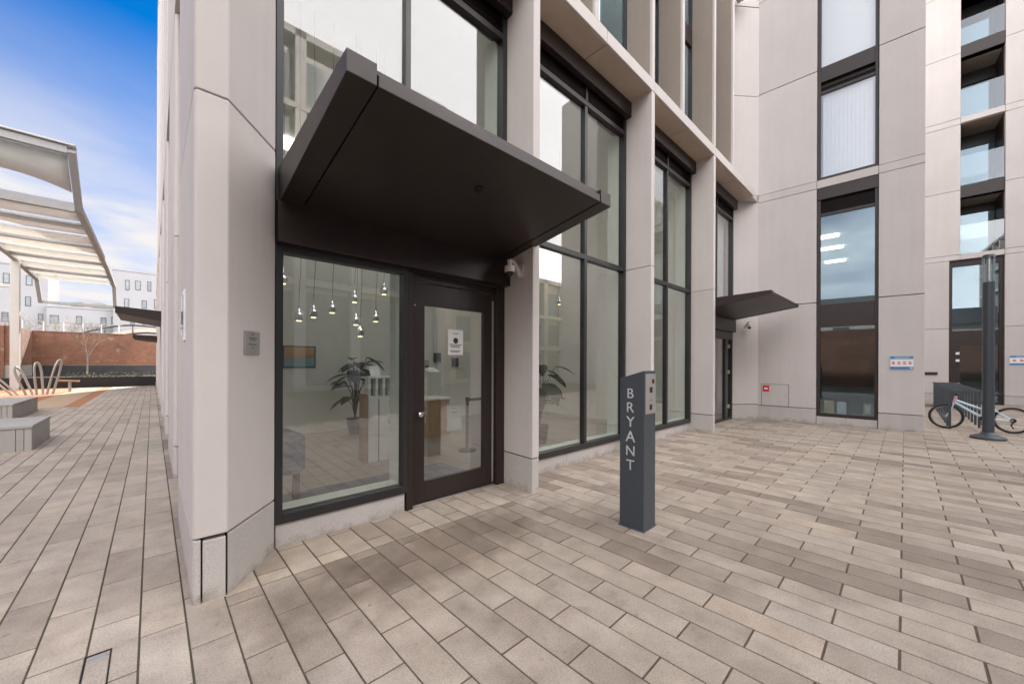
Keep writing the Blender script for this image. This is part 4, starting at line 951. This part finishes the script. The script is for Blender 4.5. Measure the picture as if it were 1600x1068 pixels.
B(I, 2.46, 3.10, 5.82, 6.12, ZF, 1.05).build('body', 'white_paint', dk, .005); B(I, 2.44, 2.459, 5.83, 6.14, ZF, 1.08).build('side_board', 'wood', dk)
B(I, 2.44, 3.12, 5.80, 6.1, 1.33, 1.36).build('top', 'white_paint', dk, .004); B(I, 2.46, 3.10, 5.95, 5.98, 1.05, 1.33).build('slot_back', 'frame_dark', dk)
for i in range(6): B(I, 2.45+i*.118, 2.492+i*.118, 5.81, 5.945, 1.051, 1.329).build('upright', 'white_paint', dk)
for z in (.70, .73, .76): B(I, 2.78, 3.09, 5.812, 5.8195, z-.1, z-.09).build('groove', 'ink', dk)
B(I, 2.62, 2.63, 5.812, 5.8195, ZF, 1.0).build('groove', 'ink', dk); B(I, 2.80, 3.05, 5.812, 5.8195, .90, .96).build('groove', 'ink', dk)
st_ = thing('desk_sign', 'white tilted card holder standing on the white reception desk', 'card holder', (2.55, 5.95, 1.36))
MB().ext([(5.88, 1.362), (5.90, 1.362), (5.98, 1.53), (5.96, 1.53)], 2.52, 2.68, 0).build('card', 'paper', st_); B(I, 2.52, 2.68, 5.86, 6.02, 1.3605, 1.365).build('foot', 'white_paint', st_)
pt = thing('painting', 'framed landscape painting in orange and teal on the lobby back wall', 'painting', (2.33, 9.19, 1.7))
rect_frame(I, 2.02, 2.66, 1.48, 1.95, .02, .02, .02, .02, 9.165, 9.198).build('frame', 'frame_dark', pt); B(I, 2.04, 2.64, 9.175, 9.19, 1.50, 1.93).build('canvas', 'painting_art', pt)
so = thing('pouffe', 'blue grey upholstered lobby pouffe on thin wire legs at the left of the window', 'pouffe', (1.0, 4.6, 0))
MB().hexa([(.75, 4.35), (1.12, 4.30), (1.20, 4.45), (1.15, 4.95), (.75, 5.1)], .42, .82).build('cushion', 'sofa_fabric', so, .05, 3)
for i in range(6):
    MB().tube([(1.04+i*.03, 4.36+i*.06, ZF), (1.06+i*.026, 4.37+i*.06, .43)], .006, 5).build('leg', 'black_plastic', so)
def plant(label, x, y, z0, h, n, size, seed):
    rnd = random.Random(seed); t = thing('potted_plant', label, 'plant', (x, y, z0))
    MB().lathe([(.13, 0), (.18, .36), (.16, .36)], (x, y, z0), 16).build('pot', 'black_plastic', t)
    for i in range(n):
        a = i*2.4+rnd.random()*.5; r = rnd.uniform(.1, .45)*size*1.4; z = z0+h*(.45+.55*rnd.random())
        tip = Vector((x+math.cos(a)*r, y+math.sin(a)*r, z)); d = Vector((math.cos(a), math.sin(a), rnd.uniform(-.5, .35))).normalized(); q = d.cross(Vector((0, 0, 1))).normalized(); L = size*rnd.uniform(.7, 1.15); nrm = q.cross(d)
        MB().tube([(x, y, z0+.34), (x+math.cos(a)*r*.4, y+math.sin(a)*r*.4, z0+.34+(z-z0-.34)*.7), tip], .008, 4).build('stem', 'leaf_dark', t)
        rows = []
        for k in range(6):
            f = k/5; wd = L*.30*math.sin(math.pi*min(1, .12+f*.88))**.8; cpt = tip+d*L*f-Vector((0, 0, 1))*L*.35*f*f
            rows.append([tuple(cpt-q*wd+nrm*wd*.25), tuple(cpt), tuple(cpt+q*wd+nrm*wd*.25)])
        vs = [p for r_ in rows for p in r_]; fs = [(k*3+j, k*3+j+1, k*3+j+4, k*3+j+3) for k in range(5) for j in range(2)]
        MB().add(vs, fs, True).build('leaf', 'leaf_dark', t)
plant('large dark leaved plant in the lobby beyond the reception desk', 3.25, 8.4, ZF, 1.7, 26, .42, 3)
plant('dark leaved plant behind the second tall window, right of the entrance pier', 5.55, 5.0, ZF, 1.65, 22, .50, 8)
ct = thing('lobby_counter', 'low wooden counter with a white worktop seen through the door', 'counter', (4.6, 6.9, 0))
B(I, 4.05, 4.72, 6.9, 7.5, ZF, .80).build('cabinet', 'wood', ct); B(I, 4.03, 4.74, 6.86, 7.52, .801, .84).build('worktop', 'white_paint', ct, .004)
rb = thing('queue_barrier', 'black retractable queue barrier post inside the entrance door', 'barrier', (4.10, 5.44, 0))
MB().lathe([(.16, ZF), (.16, .03), (.03, .045), (.03, .90), (.038, .92), (.038, .97)], (4.10, 5.44, 0), 16).build('post', 'black_plastic', rb); B(I, 4.13, 5.4, 5.43, 5.434, .90, .95).build('belt', 'black_plastic', rb)
MB().lathe([(.16, ZF), (.16, .03), (.03, .045), (.03, .90), (.038, .92), (.038, .97)], (5.43, 5.44, 0), 16).build('post', 'black_plastic', rb)
for i, (x, z) in enumerate(((4.95, 1.55), (5.3, 1.75), (5.85, 1.62))):
    d_ = thing('wall_dispenser', ('grey soap dispenser on the lobby back wall, left one', 'small dark wall box on the lobby back wall, middle one', 'dark wall box on the lobby back wall, right one')[i], 'dispenser', (x*1.1, 9.19, z))
    B(I, x*1.1-.09, x*1.1+.09, 9.08, 9.198, z-.13, z+.13).build('case', 'steel' if i == 0 else 'frame_dark', d_, .01); B(I, x*1.1-.05, x*1.1+.05, 9.06, 9.079, z-.10, z-.02).build('lever', 'black_plastic', d_)
sh = thing('white_shelf', 'white shelf unit with thin shelves behind the second tall window', 'shelf unit', (6.5, 6.4, 0))
for z in (.3, 1.1, 1.9, 2.7): B(I, 6.9, 8.0, 7.2, 7.55, z, z+.03).build('shelf', 'white_paint', sh)
for x in (6.86, 8.0): B(I, x, x+.035, 7.2, 7.55, ZF, 3.1).build('upright', 'white_paint', sh)
